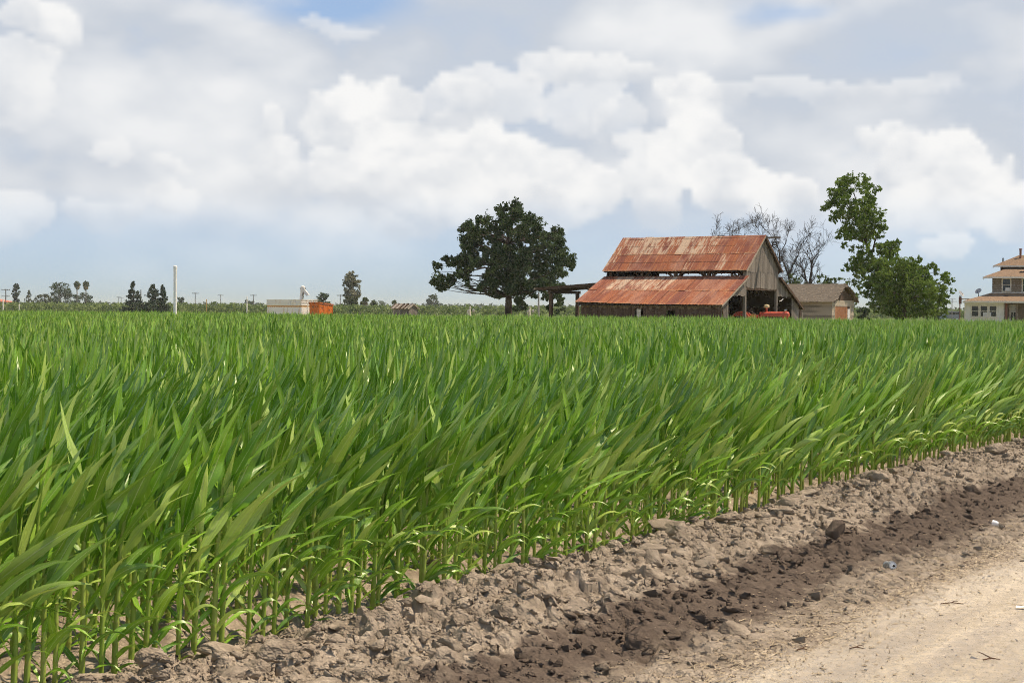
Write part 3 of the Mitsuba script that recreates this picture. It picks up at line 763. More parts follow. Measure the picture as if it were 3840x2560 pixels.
for lo, hi in (((.0, -1.74, -.1), (.035, -1.63, 2.24)), ((.0, 1.37, -.1), (.035, 1.47, 2.24)), ((.0, -1.63, 2.13), (.035, 1.37, 2.24))):
    part(sh, 'door_frame', MB().box(lo, hi), 'pale_timber', SF)
r = np.random.default_rng(5)
for sgn in (-1, 1):
    n_ = (SR - SE + .14) / (SW + .28); mb = MB(); q = 0
    mb.poly([(-SL - .3, 0, SR), (.28, 0, SR), (.28, sgn * (SW + .28), SE - .14), (-SL - .3, sgn * (SW + .28), SE - .14)][::-sgn], .03)
    for c in range(13):
        y0 = (SW + .30) * (c) / 13; y1 = (SW + .30) * (c + 1.35) / 13; x = -SL - .3 + r.uniform(0, .1)
        while x < .28:
            w = r.uniform(.14, .26); q += 1
            if r.random() > .03:
                z0, z1 = SR - n_ * y0 + .012, SR - n_ * min(y1, SW + .33) + .034 + r.normal(0, .008)
                y1_ = min(y1, SW + .33) + r.normal(0, .015)
                v_ = [(x, sgn * y0, z0), (x + w - .012, sgn * y0, z0), (x + w - .012, sgn * y1_, z1), (x, sgn * y1_, z1), (x, sgn * y0, z0 - .012), (x + w - .012, sgn * y0, z0 - .012), (x + w - .012, sgn * y1_, z1 - .022), (x, sgn * y1_, z1 - .022)]
                mb.add(v_, [[0, 1, 2], [0, 2, 3], [3, 2, 6], [3, 6, 7], [0, 3, 7], [0, 7, 4], [1, 5, 6], [1, 6, 2]], np.tile([q + .5, c], (8, 1)))
            x += w
    part(sh, 'shingle_roof', mb, 'shingles', SF, uv=True, kind='stuff')
    part(sh, 'rake_board', MB().bar((.27, 0, SR - .06), (.27, sgn * (SW + .26), SE - .19), .03, .12), 'old_timber', SF)

# ------------------------------------------------------------------ farmhouse at the right edge
ho = thing('farmhouse', 'two-storey farmhouse with tan shingle roofs, brown upper siding and white porch windows', 'house')


def window(root, x0, x1, z0, z1, y, frame_w=.07, rail=None, bsdf='white_trim', fr=WORLD):
    mb = MB()
    mb.box((x0 - frame_w, y - .06, z0 - frame_w), (x0, y, z1 + frame_w)).box((x1, y - .06, z0 - frame_w), (x1 + frame_w, y, z1 + frame_w))
    mb.box((x0, y - .062, z1), (x1, y, z1 + frame_w)).box((x0, y - .062, z0 - frame_w), (x1, y, z0))
    if rail: mb.box((x0, y - .045, rail - .02), (x1, y - .005, rail + .025))
    w = part(root, 'window', mb, bsdf, fr)
    part(w, 'pane', MB().box((x0, y - .02, z0), (x1, y - .012, z1)), 'dark_glass', fr)
    return w


for q, x0 in enumerate(np.arange(39.38, 42.6, 0.40)):
    part(ho, 'wall_panel', MB().box((x0, 139.98 + .01 * (q % 2), -.1), (min(x0 + .395, 42.62), 140.06, 2.6)), 'white_panel')
part(ho, 'side_wall', MB().box((39.37, 140.06, -.1), (39.45, 146, 2.6)), 'white_panel')
part(ho, 'corner_trim', MB().box((39.30, 139.93, -.1), (39.42, 140.05, 2.6)), 'white_trim')
for q, (x0, x1) in enumerate(((39.92, 40.46), (40.66, 41.2), (41.41, 41.95))):
    w = window(ho, x0, x1, 1.40, 2.28, 139.97, .07, 1.83)
    if q: part(w, 'blind', MB().box((x0 + (.2 if q == 1 else .0), 139.935, 1.40), (x1 - (0 if q == 1 else .42), 139.952, 1.74)), 'pale_curtain')
part(ho, 'sill', MB().box((39.8, 139.86, 1.26), (42.1, 139.97, 1.31)), 'white_trim')
# recessed porch to the right
part(ho, 'porch_wall', MB().box((42.62, 141.6, -.1), (52, 141.7, 3.0)).box((42.58, 140.06, -.1), (42.64, 141.6, 2.6)), 'house_siding')
dk = part(ho, 'door', MB().box((43.05, 141.52, -.1), (43.75, 141.6, 2.45)), 'white_trim')
part(dk, 'pane', MB().box((43.15, 141.505, 1.0), (43.65, 141.518, 2.3)), 'pale_curtain')
part(dk, 'glass', MB().box((43.18, 141.49, 1.05), (43.38, 141.503, 1.75)).box((43.44, 141.49, 1.05), (43.62, 141.503, 1.75)), 'dark_glass')
part(ho, 'entry_door', MB().box((44.75, 141.50, -.1), (45.7, 141.6, 2.3)), 'rust_mast')
for x in (42.78, 43.62 + .0, 46.2): part(ho, 'porch_post', MB().box((x - .08, 139.75, -.1), (x + .08, 139.92, 2.6)), 'rust_mast' if x < 43 else 'pole_wood')
part(ho, 'porch_floor', MB().box((42.6, 139.7, -.1), (52, 141.6, .35)), 'concrete')
# lower roof
mb = MB().poly([(39.2, 139.4, 2.72), (52, 139.4, 2.72), (52, 143.1, 3.46), (41.5, 143.1, 3.46)], .05).poly([(39.2, 139.4, 2.72), (41.5, 143.1, 3.46), (41.5, 147, 3.46), (39.2, 147, 2.72)], .05)
part(ho, 'lower_roof', mb, 'asphalt_shingle')
part(ho, 'fascia', MB().box((39.18, 139.36, 2.56), (52, 139.39, 2.715)).box((39.15, 139.36, 2.56), (39.18, 147, 2.715)), 'white_trim')
part(ho, 'soffit', MB().box((39.18, 139.39, 2.60), (52, 140.0, 2.62)), 'white_trim')
part(ho, 'roof_vent', MB().box((42.55, 141.5, 3.12), (42.95, 141.8, 3.22)), 'dark_metal')
# upper storey: lap siding board by board
for q, z in enumerate(np.arange(3.44, 4.80, .15)):
    part(ho, 'siding_board', MB().add(*MB().box((41.62, 142.98 + .006 * (q % 2), z), (52, 143.06, z + .146)).arrays()[:2], np.tile([q + .5, 1], (8, 1))), 'house_siding', uv=True)
part(ho, 'side_wall', MB().box((41.60, 143.06, 3.2), (41.68, 148, 4.82)), 'house_siding')
part(ho, 'base_trim', MB().box((41.55, 142.9, 3.42), (52, 142.97, 3.52)), 'white_trim')
w = window(ho, 42.50, 43.10, 3.62, 4.66, 142.97, .11, 4.16)
part(ho, 'air_conditioner', MB().box((42.70, 142.55, 3.60), (43.08, 142.94, 3.92)).box((42.76, 142.53, 3.66), (43.0, 142.55, 3.86)), 'white_panel')
window(ho, 44.18, 44.85, 3.58, 4.66, 142.97, .11, 4.16)
window(ho, 46.4, 47.1, 3.58, 4.66, 142.97, .11, 4.16)
ex, ey, ez = 40.85, 141.9, 4.86
rx, ry, rz = 43.9, 146.5, 6.10
mb = MB().poly([(ex, ey, ez), (53, ey, ez), (53, ry, rz), (rx, ry, rz)], .05).poly([(ex, ey, ez), (rx, ry, rz), (rx, 149, rz), (ex, 149, ez)], .05)
part(ho, 'upper_roof', mb, 'asphalt_shingle')
part(ho, 'fascia', MB().box((ex - .03, ey - .04, ez - .15), (53, ey - .01, ez)).box((ex - .06, ey - .04, ez - .15), (ex - .03, 149, ez)), 'white_trim')
part(ho, 'soffit', MB().box((ex, ey, ez - .13), (53, 142.97, ez - .11)), 'white_trim')
part(ho, 'roof_vent', MB().box((43.9, 143.3, 5.26), (44.4, 143.6, 5.36)), 'dark_metal')
part(ho, 'attic_wall', MB().box((42.3, 145.2, 5.3), (53, 149, 5.95)), 'old_timber')
cx0, cy0, cz0 = 41.7, 144.6, 5.92
mb = MB().poly([(cx0, cy0, cz0), (53, cy0, cz0), (53, 146.8, 6.88), (43.85, 146.8, 6.88)], .05).poly([(cx0, cy0, cz0), (43.85, 146.8, 6.88), (43.85, 149, 6.88), (cx0, 149, cz0)], .05)
part(ho, 'attic_roof', mb, 'asphalt_shingle')
part(ho, 'fascia', MB().box((cx0 - .03, cy0 - .04, cz0 - .14), (53, cy0 - .01, cz0)).box((cx0 - .06, cy0 - .04, cz0 - .14), (cx0 - .03, 149, cz0)), 'white_trim')
part(ho, 'stove_pipe', MB().lathe([(.10, 6.5), (.10, 7.35), (.14, 7.36), (.14, 7.46), (0, 7.48)], (44.0, 146.2, 0), sides=12), 'rust_mast', smooth=40)
part(ho, 'vent_pipe', MB().lathe([(.07, 6.0), (.07, 6.62), (0, 6.63)], (42.5, 145.9, 0), sides=10), 'dark_metal', smooth=40)


def dish(root, c, axis, R):
    prof = [(R * q, .22 * R * q * q) for q in np.linspace(0.01, 1, 7)] + [(R * q, .22 * R * q * q + .02) for q in np.linspace(1, .01, 7)]
    part(root, 'reflector', MB().lathe(prof, c, axis, 20), 'dish_grey', smooth=60)
    ax = np.array(axis) / np.linalg.norm(axis)
    part(root, 'feed_arm', MB().tube([np.array(c) + [0, 0, -R * .8], np.array(c) + ax * R * .9 - [0, 0, .1]], .018, 5), 'dark_metal')


d2 = thing('satellite_dish', 'grey satellite dish standing on the low porch roof of the farmhouse', 'satellite dish')
dish(d2, (40.45, 142.1, 3.56), (-.35, -.5, .55), .30)
part(d2, 'mast', MB().tube([(40.45, 142.1, 3.10), (40.45, 142.1, 3.5)], .035), 'dark_metal')
d1 = thing('satellite_dish', 'grey satellite dish on a rusty mast left of the farmhouse corner', 'satellite dish')
dish(d1, (41.63, 149.6, 3.42), (.5, -.4, .45), .32)
part(d1, 'mast', MB().tube([(41.62, 149.8, -.1), (41.62, 149.8, 3.3)], .05).box((41.5, 149.6, 2.5), (41.74, 149.75, 3.15)), 'rust_mast')
part(d1, 'arm', MB().bar((41.7, 149.75, 2.95), (43.2, 149.75, 2.95), .08), 'ochre_paint')
an = thing('antenna', 'thin television aerial on a pole between the dish and the bushy tree', 'antenna')
part(an, 'mast', MB().tube([(40.95, 150, -.1), (40.95, 150, 3.0)], .03), 'grey_pole_paint')
part(an, 'boom', MB().bar((40.45, 150, 2.72), (41.4, 150, 2.72), .03).bar((40.7, 150, 2.95), (41.3, 150, 2.95), .025), 'rust_mast')

# ------------------------------------------------------------------ trees
LEAF = np.array([[-.5, 0, 0], [0, -.28, .06], [.5, 0, 0], [0, .28, .06]])
LEAFF = np.array([[0, 1, 2], [0, 2, 3]])


def rots(r, n):
    q = r.normal(0, 1, (n, 4)); q /= np.linalg.norm(q, axis=1, keepdims=True); w, x, y, z = q.T
    return np.stack([1 - 2 * (y * y + z * z), 2 * (x * y - z * w), 2 * (x * z + y * w), 2 * (x * y + z * w), 1 - 2 * (x * x + z * z), 2 * (y * z - x * w), 2 * (x * z - y * w), 2 * (y * z + x * w), 1 - 2 * (x * x + y * y)], 1).reshape(n, 3, 3)


def leaves(r, centers, size, spread=.35):
    n = len(centers); R = rots(r, n); sz = size * np.exp(r.normal(0, spread, n))
    v = np.einsum('nij,kj->nki', R, LEAF) * sz[:, None, None] + centers[:, None]
    f = (LEAFF[None] + (np.arange(n) * 4)[:, None, None]).reshape(-1, 3)
    return v.reshape(-1, 3), f


def blob_points(r, c, rad, n, hollow=.35):
    """leaf places in sub-clumps through a blob, denser towards its outside"""
    k = max(6, n // 7)
    d = r.normal(0, 1, (k, 3)); d /= np.linalg.norm(d, axis=1, keepdims=True)
    cc = d * (hollow + (1 - hollow) * r.random((k, 1)) ** .6) * rad
    p = cc[r.integers(k, size=n)] + r.normal(0, .16, (n, 3)) * np.mean(rad)
    return p + c


def limb(mb, a, b, r0, r1, rr, bow=.12, n=6, sides=6):
    a, b = np.asarray(a, float), np.asarray(b, float); L_ = np.linalg.norm(b - a)
    t = np.linspace(0, 1, n)[:, None]
    off = rr.normal(0, 1, 3) * bow * L_
    p = a + (b - a) * t + off * (t * (1 - t)) * 1.5 + np.array([0, 0, .12 * L_]) * (t * (1 - t))
    p[1:-1] += rr.normal(0, .02 * L_, (n - 2, 3))
    mb.tube(p, np.linspace(r0, r1, n), sides)
    return p


def photo_tree(name, label, cat, blobs, org, scale, base, depth, trunk, leaf, bark, per, size, seed, group=None, main=(), fill=True):
    """blobs: (across, down, radius) in sketch units; org: sketch point of the trunk's foot; scale: metres per unit; base: the foot in the world"""
    r = np.random.default_rng(seed); key = thing(name, label, cat, group)
    P = np.array([[(x - org[0]) * scale, 0, (org[1] - y) * scale, R * scale] for x, y, R in blobs])
    P = np.vstack([P, P[r.integers(len(P), size=len(P) // 2)] * [1, 1, 1, .8] + np.column_stack([r.normal(0, .55, len(P) // 2), 0 * np.arange(len(P) // 2), r.normal(0, .45, len(P) // 2), 0 * np.arange(len(P) // 2)])]) if fill else P
    mid = P[:, 0].mean(); half = max(P[:, 0].max() - mid, mid - P[:, 0].min())
    V, F, n0 = [], [], 0; wood = MB()
    tp = np.array([[(x - org[0]) * scale, 0, (org[1] - y) * scale] for x, y, _ in trunk]) ; tr_ = [w * scale for _, _, w in trunk]
    tp[1:, 1] += r.normal(0, .12, len(tp) - 1)
    wood.tube(tp, tr_, 10)
    for x, _, z, R in P:
        for side in ((1,) if R * 2 > half else (-1, 1)):
            reach = math.sqrt(max(.04, 1 - ((x - mid) / (half * 1.05)) ** 2)) * depth
            y = side * r.uniform(0.05, .9) * reach
            c = np.array([x, y, z]); n = int(per * (R / (70 * scale)) ** 2)
            v, f = leaves(r, blob_points(r, c, np.array([R, R, R * .85]) * r.uniform(.92, 1.18), max(12, n)), size)
            V.append(v); F.append(f + n0); n0 += len(v)
            i = np.argmin(np.linalg.norm(tp - (c - [0, 0, 1.0]), axis=1) + 3 * (tp[:, 2] > z))
            if r.random() < .40 and z > 3.2: limb(wood, tp[i], c, min(tr_[i] * .35, .03 + .012 * np.linalg.norm(c - tp[i])), .012, r)
    o = Frame((base[0], base[1], base[2] if len(base) > 2 else -.1), 0)
    for pts in main: wood.tube([((x - org[0]) * scale, yy, (org[1] - y) * scale) for x, y, yy, w in pts], [w * scale for *_, w in pts], 7)
    part(key, 'trunk', wood, bark, o, smooth=40)
    scene[numbered(key + '__crown')] = mikit.ply(trimesh.Trimesh(o(np.vstack(V)), np.vstack(F), process=False), leaf)
    return key


OAK = [(1090,200,70),(980,230,60),(1100,300,80),(960,350,65),(1000,420,80),(1230,330,70),(1320,400,70),(1200,450,85),(1080,520,80),(700,360,55),(790,360,60),(600,420,60),(520,440,45),
 (640,500,75),(760,470,65),(560,560,70),(560,640,60),(650,600,70),(900,450,50),(560,740,70),(640,700,60),(470,800,60),(400,800,55),(340,760,45),(560,860,80),(680,800,70),(480,920,60),
 (380,960,55),(290,970,60),(240,1010,48),(290,1080,38),(400,1000,45),(560,960,50),(590,1040,36),(250,900,20),(900,680,80),(1000,680,95),(900,800,95),(1050,800,105),(1180,720,80),
 (1150,850,105),(850,920,90),(780,980,70),(720,1060,45),(980,950,95),(1100,980,95),(860,1060,52),(900,1140,50),(1020,1080,75),(1150,1100,80),(1130,1200,55),(1180,1260,42),
 (1520,440,55),(1580,470,42),(1480,520,55),(1560,560,55),(1530,640,70),(1600,680,60),(1690,740,46),(1680,830,46),(1600,780,70),(1480,740,80),(1350,720,70),(1280,800,80),
 (1400,840,80),(1530,860,70),(1590,920,46),(1450,950,80),(1330,940,80),(1250,1040,60),(1380,1060,70),(1500,1040,70),(1580,1060,46),(1430,1150,52),(1540,1160,52),(1450,1270,36),
 (1570,1230,36),(1280,1150,36),(1600,1290,24),(1330,500,60),(1400,510,55),(1380,600,60),(1300,620,60),(1450,620,55),(1250,560,60),(880,600,60),(820,560,50),(740,650,50),(860,400,50),(620,760,55),(900,500,50),(1130,620,60),(700,560,50)]
photo_tree('oak_tree', 'large dark green spreading oak at the field edge left of the barn', 'tree', OAK, (1015, 1505), 150 / (6041 * 2.852) * 1.0, (-0.36, 150), 5.2,
           [(1015, 1530, 66), (1015, 1400, 42), (1018, 1150, 34), (1010, 850, 30), (1005, 600, 24), (1020, 350, 13), (1060, 230, 5)], 'oak_leaf', 'oak_bark', 240, .23, 1,
           main=[[(1010, 850, 0, 24), (880, 720, -.4, 17), (800, 640, -.8, 12), (700, 620, -1, 8), (560, 640, -1.2, 4)], [(1010, 900, 0, 22), (1180, 760, -.5, 16), (1300, 670, -.9, 11), (1400, 600, -1, 8), (1520, 520, -1.2, 4)],
                 [(1005, 620, 0, 16), (880, 520, .3, 10), (760, 470, .6, 5)], [(1015, 480, 0, 13), (1130, 400, -.3, 9), (1230, 430, -.5, 5)], [(1010, 950, 0, 16), (760, 850, -.8, 10), (480, 930, -1.5, 5)]])

LEAN = [(470,150,55),(400,190,60),(560,170,55),(620,220,50),(660,270,42),(350,280,58),(440,270,55),(310,370,52),(250,410,34),(400,360,65),(480,400,58),(600,340,58),(650,370,50),(340,470,52),
 (320,520,36),(430,480,58),(560,450,58),(640,440,66),(700,470,50),(750,520,38),(520,540,66),(620,560,75),(700,580,58),(760,600,38),(440,620,52),(400,680,38),(420,750,32),(480,680,50),(540,650,58),(620,680,58),(700,660,50),
 (560,780,42),(580,850,50),(640,820,34),(520,880,44),(560,930,52),(480,950,42),(600,960,55),(650,900,50),(540,1010,38),(760,760,42),(830,750,44),(880,740,36),(900,790,36),(820,830,50),(880,860,44),(760,830,42),(690,950,60),(640,1040,55),(620,1120,45),(620,1200,42)]
photo_tree('leaning_tree', 'tall bright green tree leaning left, standing behind the bushy tree', 'tree', LEAN, (930, 1560), 131 / (6041 * 2.412), (31.6, 131.5), 2.6,
           [(945, 1600, 34), (920, 1400, 28), (820, 1130, 23), (720, 950, 20), (665, 850, 17), (630, 740, 14), (580, 560, 10), (540, 400, 7), (500, 250, 3)], 'walnut_leaf', 'oak_bark', 230, .22, 2,
           main=[[(665, 850, 0, 10), (690, 760, -.2, 7), (700, 640, -.4, 4)], [(600, 620, 0, 8), (480, 470, -.3, 5), (400, 330, -.5, 3)]], fill=False)
BUSHY = [(720,920,60),(820,930,70),(900,930,60),(980,950,58),(1060,960,50),(740,1020,80),(850,1030,85),(960,1040,90),(1070,1040,70),(700,1130,70),(800,1140,85),(920,1150,95),(1040,1150,95),(1130,1080,60),
 (700,1230,70),(810,1250,85),(930,1260,85),(1060,1260,85),(1160,1180,65),(1220,1060,44),(1270,1080,40),(1240,1140,46),(1260,1220,46),(1200,1270,62),(720,1330,46),(840,1350,55),(960,1350,65),(1080,1350,65),(1190,1350,55),(1260,1340,40),(1190,985,42),(635,1075,40),(1300,1015,30),(1335,1160,28),(1010,885,36),(1120,940,38),(1310,1270,34),(650,1290,36),(1340,1060,22)]
photo_tree('bushy_tree', 'broad bushy green tree with leaves down to the ground between shed and farmhouse', 'tree', BUSHY, (940, 1560), 129 / (6041 * 2.412), (31.3, 128.5), 3.6,
           [(940, 1600, 30), (940, 1400, 24), (945, 1250, 18), (960, 1100, 10), (975, 980, 4)], 'walnut_leaf', 'oak_bark', 250, .23, 3, fill=False)


def twigs(mb, p, d, length, rad, depth, r, out=None):
    n = 5; pts = [np.array(p, float)]; d = np.array(d, float)
    for i in range(n):
        d = d + r.normal(0, .16, 3) + [0, 0, .05]; d /= np.linalg.norm(d); pts.append(pts[-1] + d * length / n)
    mb.tube(pts, np.linspace(rad, max(rad * .45, .011), n + 1), 5 if rad > .03 else 4, cap=False)
    if depth > 0:
        for k in range(r.integers(3, 5)):
            i = r.integers(2, n + 1); a = r.normal(0, 1, 3); a -= a @ d * d; a /= np.linalg.norm(a)
            nd = d * .75 + a * r.uniform(.45, .9) + [0, 0, .12]
            twigs(mb, pts[i], nd / np.linalg.norm(nd), length * r.uniform(.5, .8), max(rad * .5, .009), depth - 1, r)


def dead_tree(label, limbs, org, scale, base, seed, depth=3):
    r = np.random.default_rng(seed); key = thing('dead_tree', label, 'tree', None); o = Frame((base[0], base[1], -.1), 0)
    for q, pts in enumerate(limbs):
        P = [((x - org[0]) * scale, yy, (org[1] - y) * scale) for x, y, yy, w in pts]; W = [w * scale for *_, w in pts]
        mb = MB().tube(P, W, 8)
        for i in range(1, len(P)):
            dd = np.array(P[i]) - P[i - 1]; dd /= np.linalg.norm(dd)
            for _ in range(3):
                a = r.normal(0, 1, 3); nd = dd * .6 + a * .45 + [0, 0, .25]; nd /= np.linalg.norm(nd)
                twigs(mb, P[i], nd, r.uniform(.8, 1.5), min(.06, W[i] * .55), depth - 1, r)
        twigs(mb, P[-1], dd, .6, W[-1], depth - 1, r)
        part(key, 'trunk' if q == 0 else 'limb', mb, 'dead_bark', o, smooth=40)
    return key


sc = 142 / (6041 * 4.48)
dead_tree('bare grey tree with a forked trunk, rightmost of the leafless trees behind the barn', [[(1780, 1960, 0, 52), (1765, 1480, 0, 36), (1785, 1180, 0, 26), (1830, 900, .2, 20), (1835, 740, .3, 14), (1900, 660, .4, 9), (1980, 570, .5, 4)],
     [(1785, 1190, 0, 22), (1720, 1050, -.2, 18), (1690, 920, -.3, 15), (1650, 850, -.4, 11), (1560, 800, -.5, 7), (1400, 770, -.6, 4)], [(1690, 960, -.3, 8), (1560, 1050, -.2, 6), (1400, 1110, 0, 4)]], (1765, 1930), sc, (26.05, 142), 5, 3)
dead_tree('bare grey tree with many thin upright limbs directly behind the barn gable', [[(1550, 1960, 0, 50), (1550, 1480, 0, 30), (1500, 1250, 0, 22), (1450, 1050, 0, 19), (1440, 960, 0, 16), (1520, 800, .2, 12), (1600, 650, .3, 9), (1650, 480, .4, 7), (1720, 390, .5, 4)],
     [(1450, 1050, 0, 15), (1400, 920, -.3, 11), (1360, 820, -.4, 6)], [(1240, 1960, .6, 40), (1240, 1400, .6, 26), (1250, 1050, .5, 18), (1290, 800, .4, 13), (1295, 600, .3, 10), (1220, 400, .2, 6), (1110, 290, .1, 4), (1020, 200, 0, 3)],
     [(1295, 620, .3, 8), (1390, 480, .6, 6), (1440, 320, .8, 3)], [(1260, 1000, .5, 9), (1100, 600, 0, 6), (1010, 450, -.2, 4), (940, 280, -.3, 2.5)]], (1550, 1930), sc, (24.75, 141), 6, 3)
dead_tree('bare tree whose thin leafless crown shows above the left half of the barn roof', [[(560, 1960, 0, 40), (560, 1200, 0, 22), (550, 800, 0, 14), (545, 640, 0, 12), (470, 480, -.2, 8), (500, 330, -.2, 4)],
     [(555, 900, 0, 14), (640, 660, .3, 10), (575, 500, .3, 8), (640, 390, .4, 4), (670, 270, .4, 2.5)], [(550, 820, 0, 9), (420, 690, -.3, 6), (320, 580, -.4, 4), (250, 400, -.5, 2.5)]], (560, 1930), 145 / (6041 * 4.48), (19.8, 145), 7, 3)
# leafy growth round their feet
for q, (x, y, h, w, lab) in enumerate(((27.4, 140.5, 5.3, 1.3, 'leafy sapling right of the bare trees above the shed roof'), (24.6, 140, 4.7, .9, 'pale green sapling between the bare trunks behind the barn'), (22.6, 140.5, 5.0, .8, 'green sapling beside the right eave of the barn'),
                                       (28.9, 140, 4.4, .8, 'low drooping green shrub just above the right end of the shed roof'))):
    r = np.random.default_rng(70 + q); key = thing('sapling', lab, 'shrub'); V, F, n0 = [], [], 0; mb = MB()
    mb.tube([(x, y, -.1), (x + .1, y, h * .5), (x, y, h * .9)], [.06, .04, .015], 5)
    for _ in range(26):
        c = np.array([x + r.normal(0, w * .62), y + r.normal(0, .7), r.uniform(h * .45, h)]); limb(mb, (x, y, c[2] * .6), c, .025, .008, r, n=4, sides=4)
        v, f = leaves(r, blob_points(r, c, np.array([.38, .38, .3]), 34), .20); V.append(v); F.append(f + n0); n0 += len(v)
    part(key, 'trunk', mb, 'dead_bark'); scene[numbered(key + '__crown')] = mikit.ply(trimesh.Trimesh(np.vstack(V), np.vstack(F), process=False), 'sapling_leaf')


def round_tree(name, label, cat, x, y, top, w, leaf, seed, low=.2, per=70, nb=26, size=None, shape='round', group=None):
    """a far tree: x, y of the foot, height, half width"""
    r = np.random.default_rng(seed); key = thing(name, label, cat, group); V, F, n0 = [], [], 0; mb = MB()
    mb.tube([(x, y, -.1), (x, y, top * .45), (x + .05 * w, y, top * .85)], [max(.12, top * .03), top * .022, top * .006], 7)
    for _ in range(nb):
        if shape == 'round':
            a, h = r.uniform(0, 6.28), r.uniform(0, 1); rr = math.sqrt(r.random()) * math.sqrt(max(.05, 1 - (h * 1.9 - .9) ** 2 / 1.25))
        elif shape == 'column':
            a, h = r.uniform(0, 6.28), r.random(); rr = math.sqrt(r.random()) * min(1, .55 + 1.2 * h) * math.sqrt(max(.03, 1 - max(0, (h - .55) / .46) ** 2))
        else:
            a, h = r.uniform(0, 6.28), r.random() ** 1.2; rr = r.random() ** .4 * (1.02 - h) ** .8
        c = np.array([x + w * rr * math.cos(a) * .86, y + w * rr * math.sin(a) * .86, top * (low + (1 - low) * h * .93)])
        if shape == 'cone': R = np.array([.30 * w * (1.15 - h), .30 * w * (1.15 - h), .05 * top])
        else: R = np.array([.27, .27, .22]) * min(w, top * .5)
        limb(mb, (x, y, c[2] * (.95 if shape == 'cone' else .7)), c, top * .008, .01, r, n=4, sides=4)
        v, f = leaves(r, blob_points(r, c, R, per), size or top * .045); V.append(v); F.append(f + n0); n0 += len(v)
    part(key, 'trunk', mb, 'oak_bark'); scene[numbered(key + '__crown')] = mikit.ply(trimesh.Trimesh(np.vstack(V), np.vstack(F), process=False), leaf)
    return key


def far(x, y, z, Y): return x * Y / y, Y, 1.9 + (z - 1.9) * Y / y


x, y, z = far(-129.34, 420, 7.75, 680); round_tree('cypress_tree', 'tall narrow dark cypress near the left edge', 'tree', x, y, z, 1.9, 'conifer_leaf', 21, .05, 60, 60, .5, 'column')
x, y, z = far(-126.08, 420, 6.2, 680); round_tree('conifer_tree', 'small pale pointed conifer between the cypress and the round bush', 'tree', x, y, z, 2.7, 'bush_leaf', 22, .05, 40, 50, .45, 'cone')
x, y, z = far(-116.2, 400, 4.5, 660); round_tree('bush', 'wide rounded olive bush left of the far dark tree', 'bush', x, y, z, 5.0, 'bush_leaf', 23, .1, 90, 34, .45)
x, y, z = far(-117.9, 420, 7.6, 700); round_tree('far_tree', 'broad dark tree left of the two palms on the horizon', 'tree', x, y, z, 5.6, 'oak_leaf', 24, .12, 110, 40, .5)
x, y, z = far(-113.6, 420, 5.2, 700); round_tree('bush', 'dark bush between the broad tree and the left palm', 'bush', x, y, z, 2.4, 'oak_leaf', 25, .1, 90, 18, .45)
x, y, z = far(-103.2, 390, 5.0, 670); round_tree('bush', 'dark bush at the foot of the right palm', 'bush', x, y, z, 4.0, 'far_leaf', 26, .1, 80, 26, .45)
for q, (x0, z0, w0, lab) in enumerate(((-70.55, 6.55, 1.75, 'dark layered conifer, leftmost of the three in the far field'), (-66.9, 6.05, 1.95, 'dark wide conifer in the middle of the three in the far field'), (-62.9, 5.85, 1.05, 'thin ragged conifer close to the white standpipe'))):
    x, y, z = far(x0, 300 if q < 2 else 290, z0, 345); round_tree('conifer_tree', lab, 'tree', x, y, z, w0 * 1.7, 'conifer_leaf', 30 + q, .04, 34, 84, .40, 'cone')
x, y, z = far(-92.4, 450, 4.3, 640); round_tree('bush', 'round green bush behind the white standpipe', 'bush', x, y, z, 2.4, 'far_leaf', 34, .05, 90, 20, .4)
x, y, z = far(-35.5, 300, 4.5, 430); round_tree('bush', 'rounded dark green tree behind the orange bin', 'tree', x, y, z, 2.7, 'far_leaf', 35, .08, 110, 30, .42)
x, y, z = far(-32.9, 330, 9.4, 460); round_tree('poplar_tree', 'tall oval grey green tree, tallest on the horizon left of the oak', 'tree', x, y, z, 2.75, 'poplar_leaf', 36, .22, 90, 80, .40, 'column')
x, y, z = far(-33.0, 330, 4.3, 455); round_tree('bush', 'grey green thicket at the foot of the oval tree', 'bush', x, y, z, 2.4, 'bush_leaf', 37, .02, 90, 26, .40)
x, y, z = far(-30.2, 320, 3.7, 440); round_tree('bush', 'pale thicket right of the oval tree', 'bush', x, y, z, 1.6, 'bush_leaf', 38, .02, 80, 18, .38)
x, y, z = far(-25.5, 520, 6.0, 900); round_tree('far_tree', 'small dark tree alone on the horizon left of the oak', 'tree', x, y, z, 4.0, 'oak_leaf', 39, .12, 100, 30, .6)
x, y, z = far(-85.0, 520, 4.3, 800); round_tree('bush', 'flat dark bush on the horizon between two utility poles left of the grain cart', 'bush', x, y, z, 4.2, 'far_leaf', 40, .05, 80, 20, .5)
x, y, z = far(30.05, 138, 1.85, 190); round_tree('bush', 'low dark shrub right of the shed', 'bush', x, y, 2.1, 1.2, 'oak_leaf', 41, .02, 90, 16, .26)
x, y, z = far(27.95, 138, 1.7, 190); round_tree('bush', 'smaller dark shrub next to the shed wall', 'bush', x, y, 1.9, .7, 'oak_leaf', 42, .02, 80, 10, .24)
x, y, z = far(37.0, 140, 2.6, 160); round_tree('bush', 'thin grey green young tree between bushy tree and farmhouse', 'tree', x, y, z, .75, 'sapling_leaf', 43, .2, 44, 14, .22)


